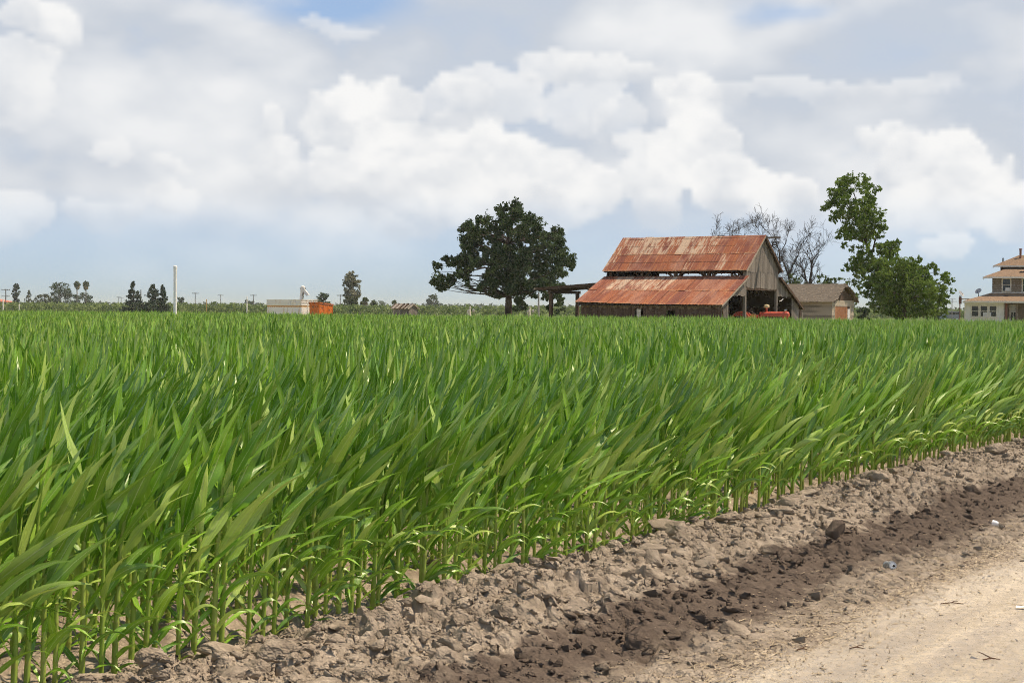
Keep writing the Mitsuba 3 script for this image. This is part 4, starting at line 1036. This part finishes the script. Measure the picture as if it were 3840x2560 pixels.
def palm(label, x, y, z, seed, hr, skirt=True, name='palm_tree'):
    r = np.random.default_rng(seed); key = thing(name, label, 'palm')
    part(key, 'trunk', MB().tube([(x, y, -.1), (x + .1, y, z * .5), (x, y, z - hr)], [hr * .22, hr * .15, hr * .14], 8), 'palm_bark', smooth=40)
    for nm, bs, cnt, el in (('fronds', 'palm_leaf', 60, (-.35, 1.45)), ('skirt', 'palm_skirt_leaf', 40, (-1.45, -.25)))[:2 if skirt else 1]:
        V, F, n0 = [], [], 0
        for _ in range(cnt):
            a, e = r.uniform(0, 6.28), r.uniform(*el); d = np.array([math.cos(a) * math.cos(e), math.sin(a) * math.cos(e), math.sin(e)]); ln = hr * r.uniform(.75, 1.05) * (1 if nm == 'fronds' else .85)
            c = np.array([x, y, z - hr - (0 if nm == 'fronds' else hr * r.uniform(0, .7))])
            v, f = leaves(r, c + d * ln * r.uniform(.5, 1.0, (7, 1)) + r.normal(0, hr * .07, (7, 3)), hr * .38); V.append(v); F.append(f + n0); n0 += len(v)
        scene[numbered(f'{key}__{nm}')] = mikit.ply(trimesh.Trimesh(np.vstack(V), np.vstack(F), process=False), bs)


x, y, z = far(-108.1, 400, 7.8, 690); palm('tall fan palm, left one of the pair on the horizon', x, y, z, 51, 1.55)
x, y, z = far(-101.9, 385, 7.55, 690); palm('tall fan palm, right one of the pair on the horizon', x, y, z, 52, 1.55)
x, y, z = far(-109.6, 400, 4.6, 690); palm('short palm left of the pair of tall palms', x, y, z, 53, .9, False)
x, y, z = far(-29.2, 320, 3.75, 430); palm('small palm right of the oval grey green tree', x, y, z, 54, 1.0)
x, y, z = far(-27.5, 320, 3.25, 430); palm('low wide palm midway between oval tree and wooden well shed', x, y, z, 55, 1.1, False)
x, y, z = far(-24.9, 340, 3.35, 430); palm('tiny palm behind the left end of the wooden well shed', x, y, z, 56, .75, False)

# far orchard: reads as one mass
ok = thing('orchard', 'long band of low pale green orchard rows behind the corn', 'orchard', kind='stuff')
r = np.random.default_rng(61); C = []
for row, yy in enumerate((375, 382, 389, 396, 404, 412)):
    for xx in np.arange(-190, 190, 3.4):
        if -20 < xx + 0 < 999 or True: C.append((xx + r.normal(0, .4), yy + r.normal(0, .4) - xx * .03, 2.38 + r.normal(0, .16) - .0006 * xx))
cen = []
for cx_, cy_, h in C:
    n = 84; p = r.normal(0, 1, (n, 3)); p /= np.linalg.norm(p, axis=1, keepdims=True); p *= r.random((n, 1)) ** .4
    cen.append(p * [1.75, 1.6, h * .52] + [cx_, cy_, h * .48])
v, f = leaves(r, np.vstack(cen), .62); scene[ok] = mikit.ply(trimesh.Trimesh(v, f, process=False), 'orchard_leaf')
ft = thing('distant_woodland', 'thin dark line of far trees along the horizon', 'trees', kind='stuff')
n = 5200; xx = r.uniform(-900, 900, n); hh = 3.3 + 3.0 * meshkit.fbm(np.column_stack([xx * .02, 0 * xx, 0 * xx]), 4, 3) ** 1.5
v, f = leaves(r, np.column_stack([xx, 1500 + r.uniform(-60, 60, n), hh * r.random(n) ** .7]), 3.0); scene[ft] = mikit.ply(trimesh.Trimesh(v, f, process=False), 'far_leaf')

# ------------------------------------------------------------------ pipes, poles and other things in and behind the field
sp = thing('standpipe', 'tall white capped vent pipe standing in the corn at left', 'pipe')
part(sp, 'pipe', MB().lathe([(.112, -.1), (.112, 4.30), (.0, 4.31)], (-21.55, 103, 0), sides=20), 'white_pipe', smooth=40)
part(sp, 'cap', MB().lathe([(.112, 4.24), (.126, 4.25), (.126, 4.42), (.08, 4.455), (0, 4.46)], (-21.55, 103, 0), sides=20), 'white_pipe', smooth=40)
for x, y, z, w, bs, lab in ((-47.4, 150, 2.45, .05, 'white_pipe', 'white marker post at the left edge of the picture'), (-30.37, 160, 2.54, .04, 'ochre_paint', 'thin orange marker post right of the white standpipe'), (-23.05, 140, 2.72, .045, 'white_pipe', 'thin white marker post left of the grain cart'),
                            (-45.9, 150, 1.95, .04, 'white_pipe', 'short white stub post beside the left edge marker')):
    k = thing('marker_post', lab, 'post')
    part(k, 'pole', MB().lathe([(w, -.1), (w, z - .05), (0, z - .045)], (x, y, 0), sides=12), bs, smooth=40)
    part(k, 'cap', MB().lathe([(w * 1.15, z - .1), (w * 1.15, z - .01), (0, z)], (x, y, 0), sides=12), bs, smooth=40)
for x, lab in ((-4.21, 'short pale concrete irrigation stand left of the oak trunk'), (1.73, 'short pale concrete irrigation stand right of the oak trunk')):
    k = thing('irrigation_stand', lab, 'irrigation stand')
    part(k, 'base', MB().lathe([(.24, -.1), (.20, 1.55), (.15, 1.65), (0, 1.66)], (x - .08, 160, 0), sides=14), 'concrete', smooth=40)
    part(k, 'riser', MB().lathe([(.10, 1.5), (.08, 1.98), (0, 2.0)], (x + .02, 160, 0), sides=10), 'concrete', smooth=40)
    part(k, 'valve', MB().lathe([(0, 1.4), (.12, 1.45), (.12, 1.68), (0, 1.75)], (x + .34, 160.2, 0), sides=10), 'dish_grey', smooth=40)
gp = thing('grey_pole', 'plain grey pole behind the right side of the oak crown', 'pole')
part(gp, 'shaft', MB().tube([(2.87, 175, -.1), (2.87, 175, 3.5)], [.11, .09], 8), 'grey_pole_paint', smooth=40)
part(gp, 'cap', MB().lathe([(.1, 3.49), (.1, 3.55), (0, 3.56)], (2.87, 175, 0), sides=10), 'dark_metal')
UP = [((-110.04, 350, 5.25, 420), 2, 'utility pole with two crossarms near the left edge'), ((-98.38, 500, 5.95, 560), 1, 'utility pole right of the white standpipe, first of the far line'), ((-94.14, 520, 5.5, 640), 1, 'utility pole left of the thin white marker post, second of the far line'),
      ((-77.13, 480, 5.3, 560), 1, 'utility pole just left of the grain cart'), ((-44.83, 420, 5.0, 520), 1, 'utility pole left of the oval grey green tree'), ((-73.77, 320, 5.0, 360), 0, 'bare pole right of the leftmost far conifer'),
      ((-158.8, 650, 5.3, 800), 1, 'faint utility pole left of the far conifers'), ((-150.5, 620, 5.0, 790), 1, 'faint utility pole between the palms and the far conifers'), ((-101.9, 385, 5.4, 600), 0, 'bare pole in front of the right palm')]
for a, arms, lab in UP:
    x, y, z = far(*a); k = thing('utility_pole', lab, 'utility pole')
    part(k, 'pole', MB().tube([(x, y, -.1), (x, y, z)], [.17, .12], 6), 'pole_wood', smooth=40)
    for q in range(arms):
        part(k, 'crossarm', MB().box((x - 1.1, y - .06, z - .35 - 1.6 * q), (x + 1.1, y + .06, z - .2 - 1.6 * q)), 'pole_wood')
    if arms:
        mb = MB()
        for dx in (-1.0, -.4, .4, 1.0): mb.lathe([(.05, 0), (.07, .08), (.04, .2), (0, .22)], (x + dx, y, z - .2), sides=6)
        part(k, 'insulators', mb, 'dark_metal', kind='stuff')
rh = thing('far_house', 'far building with a red roof at the left edge', 'house')
part(rh, 'wall', MB().box((-139, 420, -.1), (-132.6, 428, 2.7)), 'white_trim')
part(rh, 'roof', MB().poly([(-140, 419.5, 2.6), (-132.0, 419.5, 2.6), (-134.8, 424, 3.35), (-140, 424, 3.35)], .05).poly([(-132.0, 419.5, 2.6), (-132.0, 428, 2.6), (-134.8, 424, 3.35)], .05), 'red_roof')

# grain cart
gc = thing('grain_cart', 'white grain cart with an ochre stripe and a raised unloading auger', 'grain cart')
GF = Frame((-19.74, 151.0), -A)        # x runs along the cart (negative = left), y across
GL, GW = 4.3, 2.3
for lo, hi, nm in (((-GL, 0, .7), (0, .05, 2.52), 'side'), ((-GL, GW - .05, .7), (0, GW, 2.52), 'side'), ((-.05, .05, .7), (0, GW - .05, 2.52), 'end_wall'), ((-GL, .05, .7), (-GL + .05, GW - .05, 2.52), 'end_wall')):
    part(gc, nm, MB().box(lo, hi), 'cart_white', GF)
part(gc, 'floor', MB().box((-GL, 0, .6), (0, GW, .7)), 'dark_metal', GF)
for z in (2.47, 2.24, 2.0): part(gc, 'rail', MB().box((-GL - .04, -.06, z), (.05, -.002, z + .06)).box((.002, -.06, z), (.06, GW + .04, z + .06)), 'cart_white', GF)
part(gc, 'stripe', MB().box((-GL, -.012, 1.82), (.004, -.003, 1.97)).box((.003, -.012, 1.82), (.012, GW, 1.97)), 'cart_stripe', GF)
for x in (-.03, -1.45, -2.85, -GL + .03): part(gc, 'upright', MB().box((x - .04, -.05, 2.05), (x + .04, -.004, 2.5)), 'cart_white', GF)
for y in (.85, 1.5): part(gc, 'upright', MB().box((.004, y - .05, .9), (.05, y + .05, 2.5)), 'cart_white', GF)
part(gc, 'hatch', MB().box((.004, 1.0, 2.08), (.03, 1.35, 2.24)), 'dark_metal', GF)
g0 = np.array([-20.35, 154.2, 1.0]); g1 = np.array([-20.02, 154.0, 3.78])
part(gc, 'auger_tube', MB().tube([g0, g0 + (g1 - g0) * .7, g1], .19, 14), 'cart_white', smooth=40)
part(gc, 'auger_head', MB().lathe([(.21, -.35), (.22, 0), (.18, .12), (.08, .18), (0, .19)], g1 - [0, 0, .1], g1 - g0, 16), 'cart_white', smooth=40)
part(gc, 'spout', MB().poly([g1 + [.12, -.22, -.15], g1 + [.62, -.3, -.78], g1 + [.62, .3, -.78], g1 + [.12, .22, -.15]], .03).poly([g1 + [.12, -.22, -.18], g1 + [.05, -.22, -.5], g1 + [.40, -.28, -.86], g1 + [.62, -.3, -.80]], .03), 'cart_white')
part(gc, 'spout_liner', MB().poly([g1 + [.05, -.20, -.5], g1 + [.40, -.26, -.86], g1 + [.40, .26, -.86], g1 + [.05, .2, -.5]], .03), 'rust_mast')
for s1 in (-1, 1): part(gc, 'head_bolt', MB().lathe([(0, -.04), (.06, -.04), (.06, .04), (0, .04)], g1 + [s1 * .24, 0, -.18], (1, 0, 0), 10), 'dark_metal')
part(gc, 'chute_crank', MB().tube([g1 + [.0, -.2, -.6], g1 + [.05, -.22, -.95], g1 + [.14, -.22, -1.06]], .025, 5), 'dark_metal')
for x in (-1.5, -2.7):
    for y in (.05, GW - .05): wheel(gc, x, y, .52, .52, .34, GF)
part(gc, 'drawbar', MB().bar((-GL, GW / 2, .6), (-GL - 1.4, GW / 2, .5), .12), 'dark_metal', GF)

ob = thing('orange_bin', 'rust streaked orange steel bin beside the grain cart', 'bin')
OF = Frame((-17.75, 148.0), -A)
part(ob, 'body', MB().add([(-1.15, 0, -.1), (0, 0, -.1), (0, 1.95, -.1), (-1.15, 1.95, -.1), (-1.15, 0, 2.2), (0, 0, 2.2), (0, 1.95, 2.03), (-1.15, 1.95, 2.03)],
      [[0, 1, 5], [0, 5, 4], [1, 2, 6], [1, 6, 5], [2, 3, 7], [2, 7, 6], [3, 0, 4], [3, 4, 7], [0, 3, 2], [0, 2, 1]]), 'orange_paint', OF)
part(ob, 'lid', MB().poly([(-1.22, -.07, 2.30), (.07, -.07, 2.30), (.07, 2.02, 2.11), (-1.22, 2.02, 2.11)], .07), 'orange_paint', OF)
part(ob, 'rim', MB().bar((.03, -.03, 2.185), (.03, 1.98, 2.01), .05, .06), 'rust_mast', OF)
for y in (.03, .66, 1.30, 1.92): part(ob, 'rib', MB().box((.003, y - .03, -.1), (.035, y + .03, 1.98)), 'orange_paint', OF)

ws = thing('well_shed', 'tiny grey wooden pump shed with a broken plank roof', 'shed')
WF = Frame((-8.65, 140.3), -A)
r = np.random.default_rng(8)
for q, x0 in enumerate(np.arange(-1.75, -.02, .16)):
    h = 1.80 - abs(r.normal(0, .03)); part(ws, 'wall_board', MB().add(*MB().box((x0, -.6, -.1), (x0 + .15, -.575, h)).arrays()[:2], np.column_stack([np.full(8, q + .5), [0, 1] * 4])), 'pale_timber' if q % 4 == 0 else 'gray_boards', WF, uv=True)
for q, y0 in enumerate(np.arange(-.57, .56, .16)):
    h = 1.80 + .32 * (1 - abs(y0 + .08) / .6); part(ws, 'wall_board', MB().add(*MB().box((-.025, y0, -.1), (.0, y0 + .15, h - .05)).arrays()[:2], np.column_stack([np.full(8, q + 30.5), [0, 1] * 4])), 'gray_boards', WF, uv=True)
part(ws, 'back_wall', MB().box((-1.75, .575, -.1), (0, .6, 1.8)).box((-1.775, -.6, -.1), (-1.75, .6, 1.85)), 'gray_boards', WF)
for sgn in (-1, 1):
    for q, x0 in enumerate(np.arange(-1.95, .12, .15)):
        if r.random() < .22: continue
        j = r.normal(0, .025); e = r.uniform(.7, .86)
        part(ws, 'roof_plank', MB().poly([(x0, 0, 2.16 + j), (x0 + .135, 0, 2.16 + j), (x0 + .135, sgn * e, 1.74 + j), (x0, sgn * e, 1.74 + j)][::-sgn], .03), 'pale_timber' if q % 3 else 'old_timber', WF)
    part(ws, 'rake_board', MB().bar((.1, 0, 2.12), (.1, sgn * .82, 1.72), .03, .09), 'pale_timber', WF)
part(ws, 'ridge_board', MB().box((-1.95, -.03, 2.10), (.15, .03, 2.15)), 'old_timber', WF)

# van parked far off
va = thing('van', 'small grey van parked between the bushy tree and the farmhouse', 'van')
VF = Frame((81.5, 300.0), math.radians(12))
mb = MB(); loft(mb, [[(x, y, .35), (x, y, 1.05), (x, y * .9, t), (x, -y * .9, t), (x, -y, 1.05), (x, -y, .35)] for x, y, t in ((-.95, .8, 1.5), (-.8, .85, 1.72), (.6, .85, 1.75), (1.5, .85, 1.70), (1.7, .8, 1.2))])
part(va, 'body', mb, 'van_grey', VF, smooth=30)
mb = MB(); loft(mb, [[(x, y, .35), (x, y, z1), (x, -y, z1), (x, -y, .35)] for x, y, z1 in ((-2.0, .7, .85), (-1.9, .82, 1.0), (-1.2, .84, 1.15), (-.9, .82, 1.5))])
part(va, 'bonnet', mb, 'van_blue', VF, smooth=30)
part(va, 'windscreen', MB().poly([(-1.22, -.75, 1.16), (-.93, -.72, 1.52), (-.93, .72, 1.52), (-1.22, .75, 1.16)], .02), 'dark_glass', VF)
for x0, x1 in ((-.7, 0.0), (.1, .75), (.85, 1.4)): part(va, 'window', MB().box((x0, -.875, 1.12), (x1, -.84, 1.55)).box((x0, .84, 1.12), (x1, .875, 1.55)), 'dark_glass', VF)
for x in (-1.3, 1.05):
    for y in (-.74, .74): wheel(va, x, y, .32, .32, .2, VF, 'chrome')

# ------------------------------------------------------------------ air
if HAZE:
    scene['air'] = {'type': 'homogeneous', 'albedo': rgb(0.91, 0.945, 0.98), 'sigma_t': HAZE}
    scene['haze'] = {'type': 'cube', 'to_world': T().translate([0, 1650, 7.0]).scale([3400, 2300, 8.2]), 'bsdf': {'type': 'null'}, 'interior': {'type': 'ref', 'id': 'air'}}
    labels['haze'] = {'label': 'thin summer haze over the plain', 'category': 'haze', 'kind': 'stuff'}
    scene['camera']['medium'] = {'type': 'ref', 'id': 'air'}

# ------------------------------------------------------------------ corn
WIND = np.array([math.sin(math.radians(66)), math.cos(math.radians(66)), 0.0])
WAZ = math.atan2(WIND[1], WIND[0])


def corn_leaf(r, base, az, el, length, width, nseg, wk, gk, twist, roll, ident, across, wave=0.0, push=0.0):
    d = np.array([math.cos(el) * math.cos(az), math.cos(el) * math.sin(az), math.sin(el)]) + WIND * push; d /= np.linalg.norm(d)
    side = np.cross(d, [0, 0, 1.0]); side /= np.linalg.norm(side); ds = length / nseg; p = np.array(base, float)
    ph = r.uniform(0, 6.28); wn = r.uniform(1.6, 3.0)
    up = np.cross(side, d); side = side * math.cos(roll) + up * math.sin(roll)
    V, U = [], []
    for i in range(nseg + 1):
        s = i / nseg
        w = width * (0.42 + 0.58 * min(1, s / .30)) * (1 - max(0, (s - .28) / .72) ** 1.55) if s < 1 else 0.0015
        side = side - (side @ d) * d; side /= np.linalg.norm(side) + 1e-9
        a = twist / nseg; nrm = np.cross(side, d); side = side * math.cos(a) + nrm * math.sin(a); nrm = np.cross(side, d)
        fold = .30 * (1 - .6 * s)
        if across == 3:
            wv = wave * math.sin(wn * 2 * math.pi * s + ph) * w; wv2 = wave * math.sin(wn * 2 * math.pi * s + ph + 2.2) * w
            V += [p - side * w / 2 + nrm * (fold * w / 2 + wv), p, p + side * w / 2 + nrm * (fold * w / 2 + wv2)]; U += [(0.001, s), (.5, s), (.999, s)]
        else:
            V += [p - side * w / 2, p + side * w / 2]; U += [(.1, s), (.9, s)]
        p = p + d * ds
        d = d + (WIND * wk * (.35 + s) + np.array([0, 0, -gk * s ** 1.3])) * ds / length * 2.0
        d /= np.linalg.norm(d)
    V, U = np.array(V), np.array(U); U[:, 1] = U[:, 1] * .98 + .01 + ident
    n, f = across, []
    for i in range(nseg):
        for j in range(n - 1): f += [[i * n + j, i * n + j + 1, (i + 1) * n + j + 1], [i * n + j, (i + 1) * n + j + 1, (i + 1) * n + j]]
    return V, np.array(f), U


#        height  length width  elev  wind gravity     of each leaf from the ground up
NODES = [(.03, .18, .020, .60, .45, 3.0), (.05, .24, .025, .78, .48, 2.8), (.09, .28, .031, .85, .50, 2.7), (.13, .32, .036, .92, .52, 2.6), (.18, .36, .040, .96, .54, 2.4), (.24, .40, .045, .98, .56, 2.1), (.30, .44, .050, 1.0, .56, 1.8),
         (.37, .48, .056, 1.02, .56, 1.5), (.45, .52, .063, 1.05, .56, 1.15), (.53, .56, .071, 1.08, .50, .9), (.61, .59, .078, 1.10, .46, .7), (.68, .60, .082, 1.14, .42, .55), (.75, .59, .082, 1.20, .38, .42),
         (.82, .56, .078, 1.26, .34, .32), (.88, .50, .068, 1.34, .28, .2), (.93, .40, .050, 1.44, .20, .10)]


def corn_plant(seed, lod, blow=1.0):
    """list of (name, mesh builder) in plant space; the wind comes from the left"""
    r = np.random.default_rng(seed); out = []; H = r.uniform(.95, 1.06)
    lean = r.uniform(.02, .09)
    def sx(z): return WIND * lean * (z / H) ** 2 * .9 + np.array([.006 * math.sin(5 * z), .006 * math.cos(4 * z), 0])
    if lod < 2:
        zs = []; rr = []; us = []; nn = 9 if lod == 0 else 4
        for k in range(nn):
            z0 = .98 * H * k / nn; hgt = .98 * H / nn; r0 = (.0158 - .0070 * k / nn) * (1.1 if lod else 1)
            for a, b in (((0, 1.18), (.12, 1.0), (.9, .98)) if lod == 0 else ((0, 1.0),)): zs.append(z0 + a * hgt); rr.append(r0 * b); us.append(k + a)
        zs.append(.98 * H); rr.append(.006); us.append(nn)
        mb = MB().tube([sx(z) + [0, 0, z - .04] for z in zs], rr, 8 if lod == 0 else 4, cap=False)
        sd = 8 if lod == 0 else 4
        mb.u[-1] = np.column_stack([np.repeat(us, sd), np.full(len(zs) * sd, seed % 37 + .5)])
        out.append(('stalk', mb))
    plane = WAZ + r.normal(0, .6 if blow > .8 else 1.6)
    nodes = NODES if lod == 0 else (NODES[4:] if lod == 1 else NODES[9:])
    for k, (h, ln, w, el, wk, gk) in enumerate(nodes):
        az = plane + (math.pi if (k + (seed % 2)) % 2 else 0) + r.normal(0, .42)
        dw = math.cos(az - WAZ)                                   # upwind leaves are blown over
        if dw < -.2 and r.random() < .45 * blow: az = WAZ + r.normal(0, .95)
        j = r.uniform(.85, 1.15)
        nseg = (14 if ln > .5 else 10) if lod == 0 else (7 if lod == 1 else 4)
        V, F, U = corn_leaf(r, sx(h * H) + [0, 0, h * H], az, el + r.normal(0, .13 if blow > .8 else .18) + (0 if blow > .8 else .06), ln * j * 1.02, w * .90 * r.uniform(.82, 1.14) * (1 if lod == 0 else 1.12), nseg, wk * blow * r.uniform(.3, 1.5) * (.55 if h > .4 else 1), gk * r.uniform(.3, 1.9) * (.8 if h > .4 else 1),
                            r.normal(0, 1.6), r.normal(0, .8), k + 13 * (seed % 29), 3 if lod < 2 else 2, (.15 if lod == 0 else 0), (r.uniform(-.15, .55 if blow > .8 else .34) * blow if h > .4 else 0))
        out.append(('leaf', MB().add(V, F, U)))
    return out


def corn_group(key, seed, lod, blow=1.0):
    g = {'type': 'shapegroup'}; cnt = 0
    parts = corn_plant(seed, lod, blow)
    if lod == 0:
        for nm, mb in parts:
            v, f, u = mb.arrays(); k = nm if nm == 'stalk' or cnt == 0 else f'leaf_{cnt:03d}'; cnt += nm == 'leaf'
            g[k] = mikit.ply(trimesh.Trimesh(v, f, process=False), 'corn_stalk' if nm == 'stalk' else 'corn_leaf', smooth=True, uv=u)
    else:
        mb = MB()
        for nm, m in parts:
            if nm == 'leaf': mb.add(*m.arrays())
        v, f, u = mb.arrays(); g['leaf'] = mikit.ply(trimesh.Trimesh(v, f, process=False), 'corn_leaf', smooth=True, uv=u)
        if lod == 1:
            v, f, u = parts[0][1].arrays(); g['stalk'] = mikit.ply(trimesh.Trimesh(v, f, process=False), 'corn_stalk', smooth=True, uv=u)
    scene[key] = g


# a: nearest plants, b: edge rows, c: inside the field, d: far off
FAMILY = {'a': (0, .92, 16), 'b': (1, .92, 10), 'c': (1, .24, 18), 'd': (2, .22, 16)}
for q0, (fam, (lod, blow, cnt)) in enumerate(FAMILY.items()):
    for q in range(cnt): corn_group(f'corn_model_{fam}{q}', 100 * q0 + q + 1, lod, blow)
r = np.random.default_rng(17); pts = []
for k in range(0, 129):
    s0 = .74 * k; t = np.arange(-6, 78.2, .112); t = t + r.normal(0, .024, len(t)); s = s0 + r.normal(0, .022, len(t)); xy = st(t, s)
    keep = (xy[:, 1] > 4.0) & (np.abs(xy[:, 0]) < .318 * xy[:, 1] + 2.6) & (r.random(len(t)) > np.where(xy[:, 1] > 40, .24, .02))
    pts.append(np.column_stack([xy, t, s])[keep])
pts = np.vstack(pts); dist = pts[:, 1]
inside = (np.abs(pts[:, 0]) < .318 * pts[:, 1] + .15) & (pts[:, 1] > 7.6)
order = np.argsort(np.where(inside, dist, 1e9)); near = np.zeros(len(pts), bool); near[order[:300]] = True
ff = thing('corn_field', 'green wind swept corn filling the field beyond the first rows', 'corn field', kind='stuff')
Zc = np.where((pts[:, 3] < 4.3) & (pts[:, 2] < 59), relief(pts[:, 2], pts[:, 3]), -.09)
nf = 0
for q in range(len(pts)):
    x, y, t, s = pts[q]; fam = 'a' if near[q] else ('b' if s < 2.4 and y < 40 else ('c' if y < 34 else 'd'))
    hgt = (.93 + .14 * float(r.random())) if fam in 'ab' else (.86 + .24 * float(r.random()))
    hgt = hgt * (1 + .05 * math.sin(x * .35 + 1) * math.sin(y * .27)); wide = r.uniform(.92, 1.1)
    hgt *= .95 if s < .4 else {'a': 1.0, 'b': 1.0, 'c': 1.04, 'd': 1.06}[fam]
    m = T().translate([float(x), float(y), float(Zc[q]) - .01]).rotate([0, 0, 1], float(r.normal(0, 13))).scale([wide * hgt, wide * hgt, hgt * 1.0])
    e = {'type': 'instance', 'group': {'type': 'ref', 'id': f'corn_model_{fam}{r.integers(FAMILY[fam][2])}'}, 'to_world': m}
    if near[q]:
        key = thing('corn_plant', 'green corn plant with leaves blown to the right, in the rows nearest the berm', 'corn plant', 'corn plants in the nearest rows')
        scene[key] = e
    else:
        nf += 1; scene[f'{ff}__{nf:05d}'] = e

# ------------------------------------------------------------------ small things on the road and the berm
r = np.random.default_rng(23)
mb = MB(); n = 9000
t = r.uniform(0, 1, n) ** 1.2 * 26 - 1.0; s = -2.36 + np.where(r.random(n) < .85, r.normal(-.06, .26, n), r.normal(-.5, .5, n)); z = relief(t, s); xy = st(t, s)
for q in range(n):
    a = RA + r.normal(0, .55); d = np.array([math.sin(a), math.cos(a), r.normal(0, .12)]); ln = r.uniform(.008, .035) if r.random() > .05 else r.uniform(.05, .12); w = r.uniform(.002, .0048)
    c = np.array([xy[q, 0], xy[q, 1], z[q] + .006]); sd = np.array([d[1], -d[0], 0]) * w; h = np.array([0, 0, w * .8])
    mb.add([c - d * ln / 2 - sd, c - d * ln / 2 + sd, c - d * ln / 2 + h, c + d * ln / 2 - sd, c + d * ln / 2 + sd, c + d * ln / 2 + h], [[0, 3, 5], [0, 5, 2], [1, 2, 5], [1, 5, 4], [0, 1, 4], [0, 4, 3]])
put('road__straw', mb, 'straw_dry', kind='stuff')
mb = MB(); n = 11000
t = r.uniform(0, 1, n) ** 1.2 * 26 - 1.0; s = -2.34 + np.where(r.random(n) < .88, r.normal(-.06, .24, n), r.normal(-.45, .45, n)); z = relief(t, s); xy = st(t, s)
for q in range(n):
    R_ = rots(r, 1)[0]; sz = r.uniform(.004, .013); v = (np.array([[-.5, 0, 0], [0, -.3, .1], [.5, 0, 0], [0, .3, .1], [0, 0, -.06]]) * sz) @ R_.T * [1, 1, .5] + [xy[q, 0], xy[q, 1], z[q] + .007]
    mb.add(v, [[0, 1, 2], [0, 2, 3], [0, 4, 1], [1, 4, 2], [2, 4, 3], [3, 4, 0]])
put('road__leaf_litter', mb, 'dry_leaf', kind='stuff')
mb = MB(); n = 5000
t = r.uniform(0, 1, n) ** 1.1 * 22 - 1.0; s = np.where(r.random(n) < .6, r.normal(-4.0, .35, n), r.uniform(-5.2, -2.7, n)); z = relief(t, s); xy = st(t, s)
for q in range(n):
    v, f = small[q % 8]; sz = .0028 + r.exponential(.0022); mb.add(v * [1, .85, .6] * sz + [xy[q, 0], xy[q, 1], z[q] + sz * .1], f)
put('road__gravel', mb, 'grit', kind='stuff')


def cast(az, dep):
    """a point of the road seen from the eye at this azimuth and depression (radians)"""
    Yd = EYE / math.tan(dep); return np.array([Yd * math.tan(az), Yd])


def on_ground(x, y):
    d = np.array([x, y]) - P0; return x, y, ground_z(float(d @ RD), float(d @ ND))


x, y, z = on_ground(2.80, 11.86)
ca = thing('drink_can', 'drink can lying at the foot of the berm, open top facing out', 'can')
ax = np.array([.13, -.96, .16]); ax /= np.linalg.norm(ax); c0 = np.array([x, y, z + .036])
mb = MB(); prof = [(.022, .062), (.0265, .060), (.029, .052), (.033, .042), (.033, .02), (.026, -.015), (.030, -.045), (.033, -.055), (.025, -.066), (0, -.064)]
mb.lathe(prof, c0, ax, 22); u = np.repeat([max(0, .06 - h) for _, h in prof], 22); mb.u[-1] = np.column_stack([u, 0 * u])
part(ca, 'body', mb, 'can_paint', smooth=40, uv=False)
part(ca, 'rim', MB().lathe([(.0275, .058), (.0275, .0645), (.025, .0645), (.0245, .0605)], c0, ax, 22), 'aluminium', smooth=40)
part(ca, 'lid', MB().lathe([(.0245, .0605), (0.0005, .0607)], c0, ax, 22), 'aluminium')
sdv = np.cross(ax, [0, 0, 1]); sdv /= np.linalg.norm(sdv); upv = np.cross(sdv, ax)
part(ca, 'opening', MB().lathe([(.0095, .0608), (.0095, .0622), (0, .0622)], c0 - sdv * .008 - upv * .004, ax, 14), 'can_hole')
part(ca, 'tab', MB().lathe([(.004, .0608), (.009, .0628), (.006, .0640), (0, .0640)], c0 + sdv * .006 + upv * .003, ax, 12), 'aluminium')
x, y, z = on_ground(4.20, 13.90)
cu = thing('paper_cup', 'crumpled white paper cup lying where the berm meets the road at right', 'cup')
mb = MB().lathe([(.016, -.02), (.022, .01), (.027, .030), (.025, .030), (.021, .01), (.0, -.018)], (x, y, z + .022), (-.75, .5, .1), 16)
v = mb.v[-1]; mb.v[-1] = v + .012 * (meshkit.fbm(v * 40, 3, 2)[:, None] - .5) * [1, 1, 1.5]
part(cu, 'body', mb, 'paper_white', smooth=40)
part(cu, 'rim', MB().lathe([(.026, .029), (.028, .031), (.026, .033)], (x, y, z + .022), (-.75, .5, .1), 16), 'paper_white', smooth=40)
x, y, z = on_ground(3.25, 10.22); k = thing('paper_scrap', 'small bright white scrap on the road at the right edge', 'litter')
part(k, 'sheet', MB().poly([(x - .03, y, z + .012), (x + .05, y - .01, z + .02), (x + .05, y + .03, z + .016), (x - .02, y + .03, z + .02)], .002), 'paper_white')
TW = [((2.78, 10.37), .15, .02, 'thin curved brown twig on the road below the can'), ((2.56, 8.68), .10, 1.0, 'forked brown twig near the bottom right corner'), ((1.90, 8.98), .08, -.1, 'dark broken twig lying on the road left of the forked twig'), ((1.60, 8.94), .06, .15, 'short dark twig at the straw edge of the road')]
for q, ((x, y), ln, a, lab) in enumerate(TW):
    x, y, z = on_ground(x, y); k = thing('twig', lab, 'twig'); d = np.array([math.cos(a * .2), math.sin(a * .2) * .6, 0])
    p = np.array([x, y, z + .008]); mid = p + d * ln * .5 + [0, .012, .006]
    part(k, 'stem', MB().tube([p, mid, p + d * ln], [.004, .0045, .0025], 6), 'twig_bark', smooth=40)
    part(k, 'fork', MB().tube([mid, mid + [-.03, .05, .012], mid + [-.05, .09, .016]] if q == 1 else [mid, mid + [.02, .012, .008], mid + [.045, .012, .004]], [.0035, .003, .0015], 5), 'twig_bark', smooth=40)
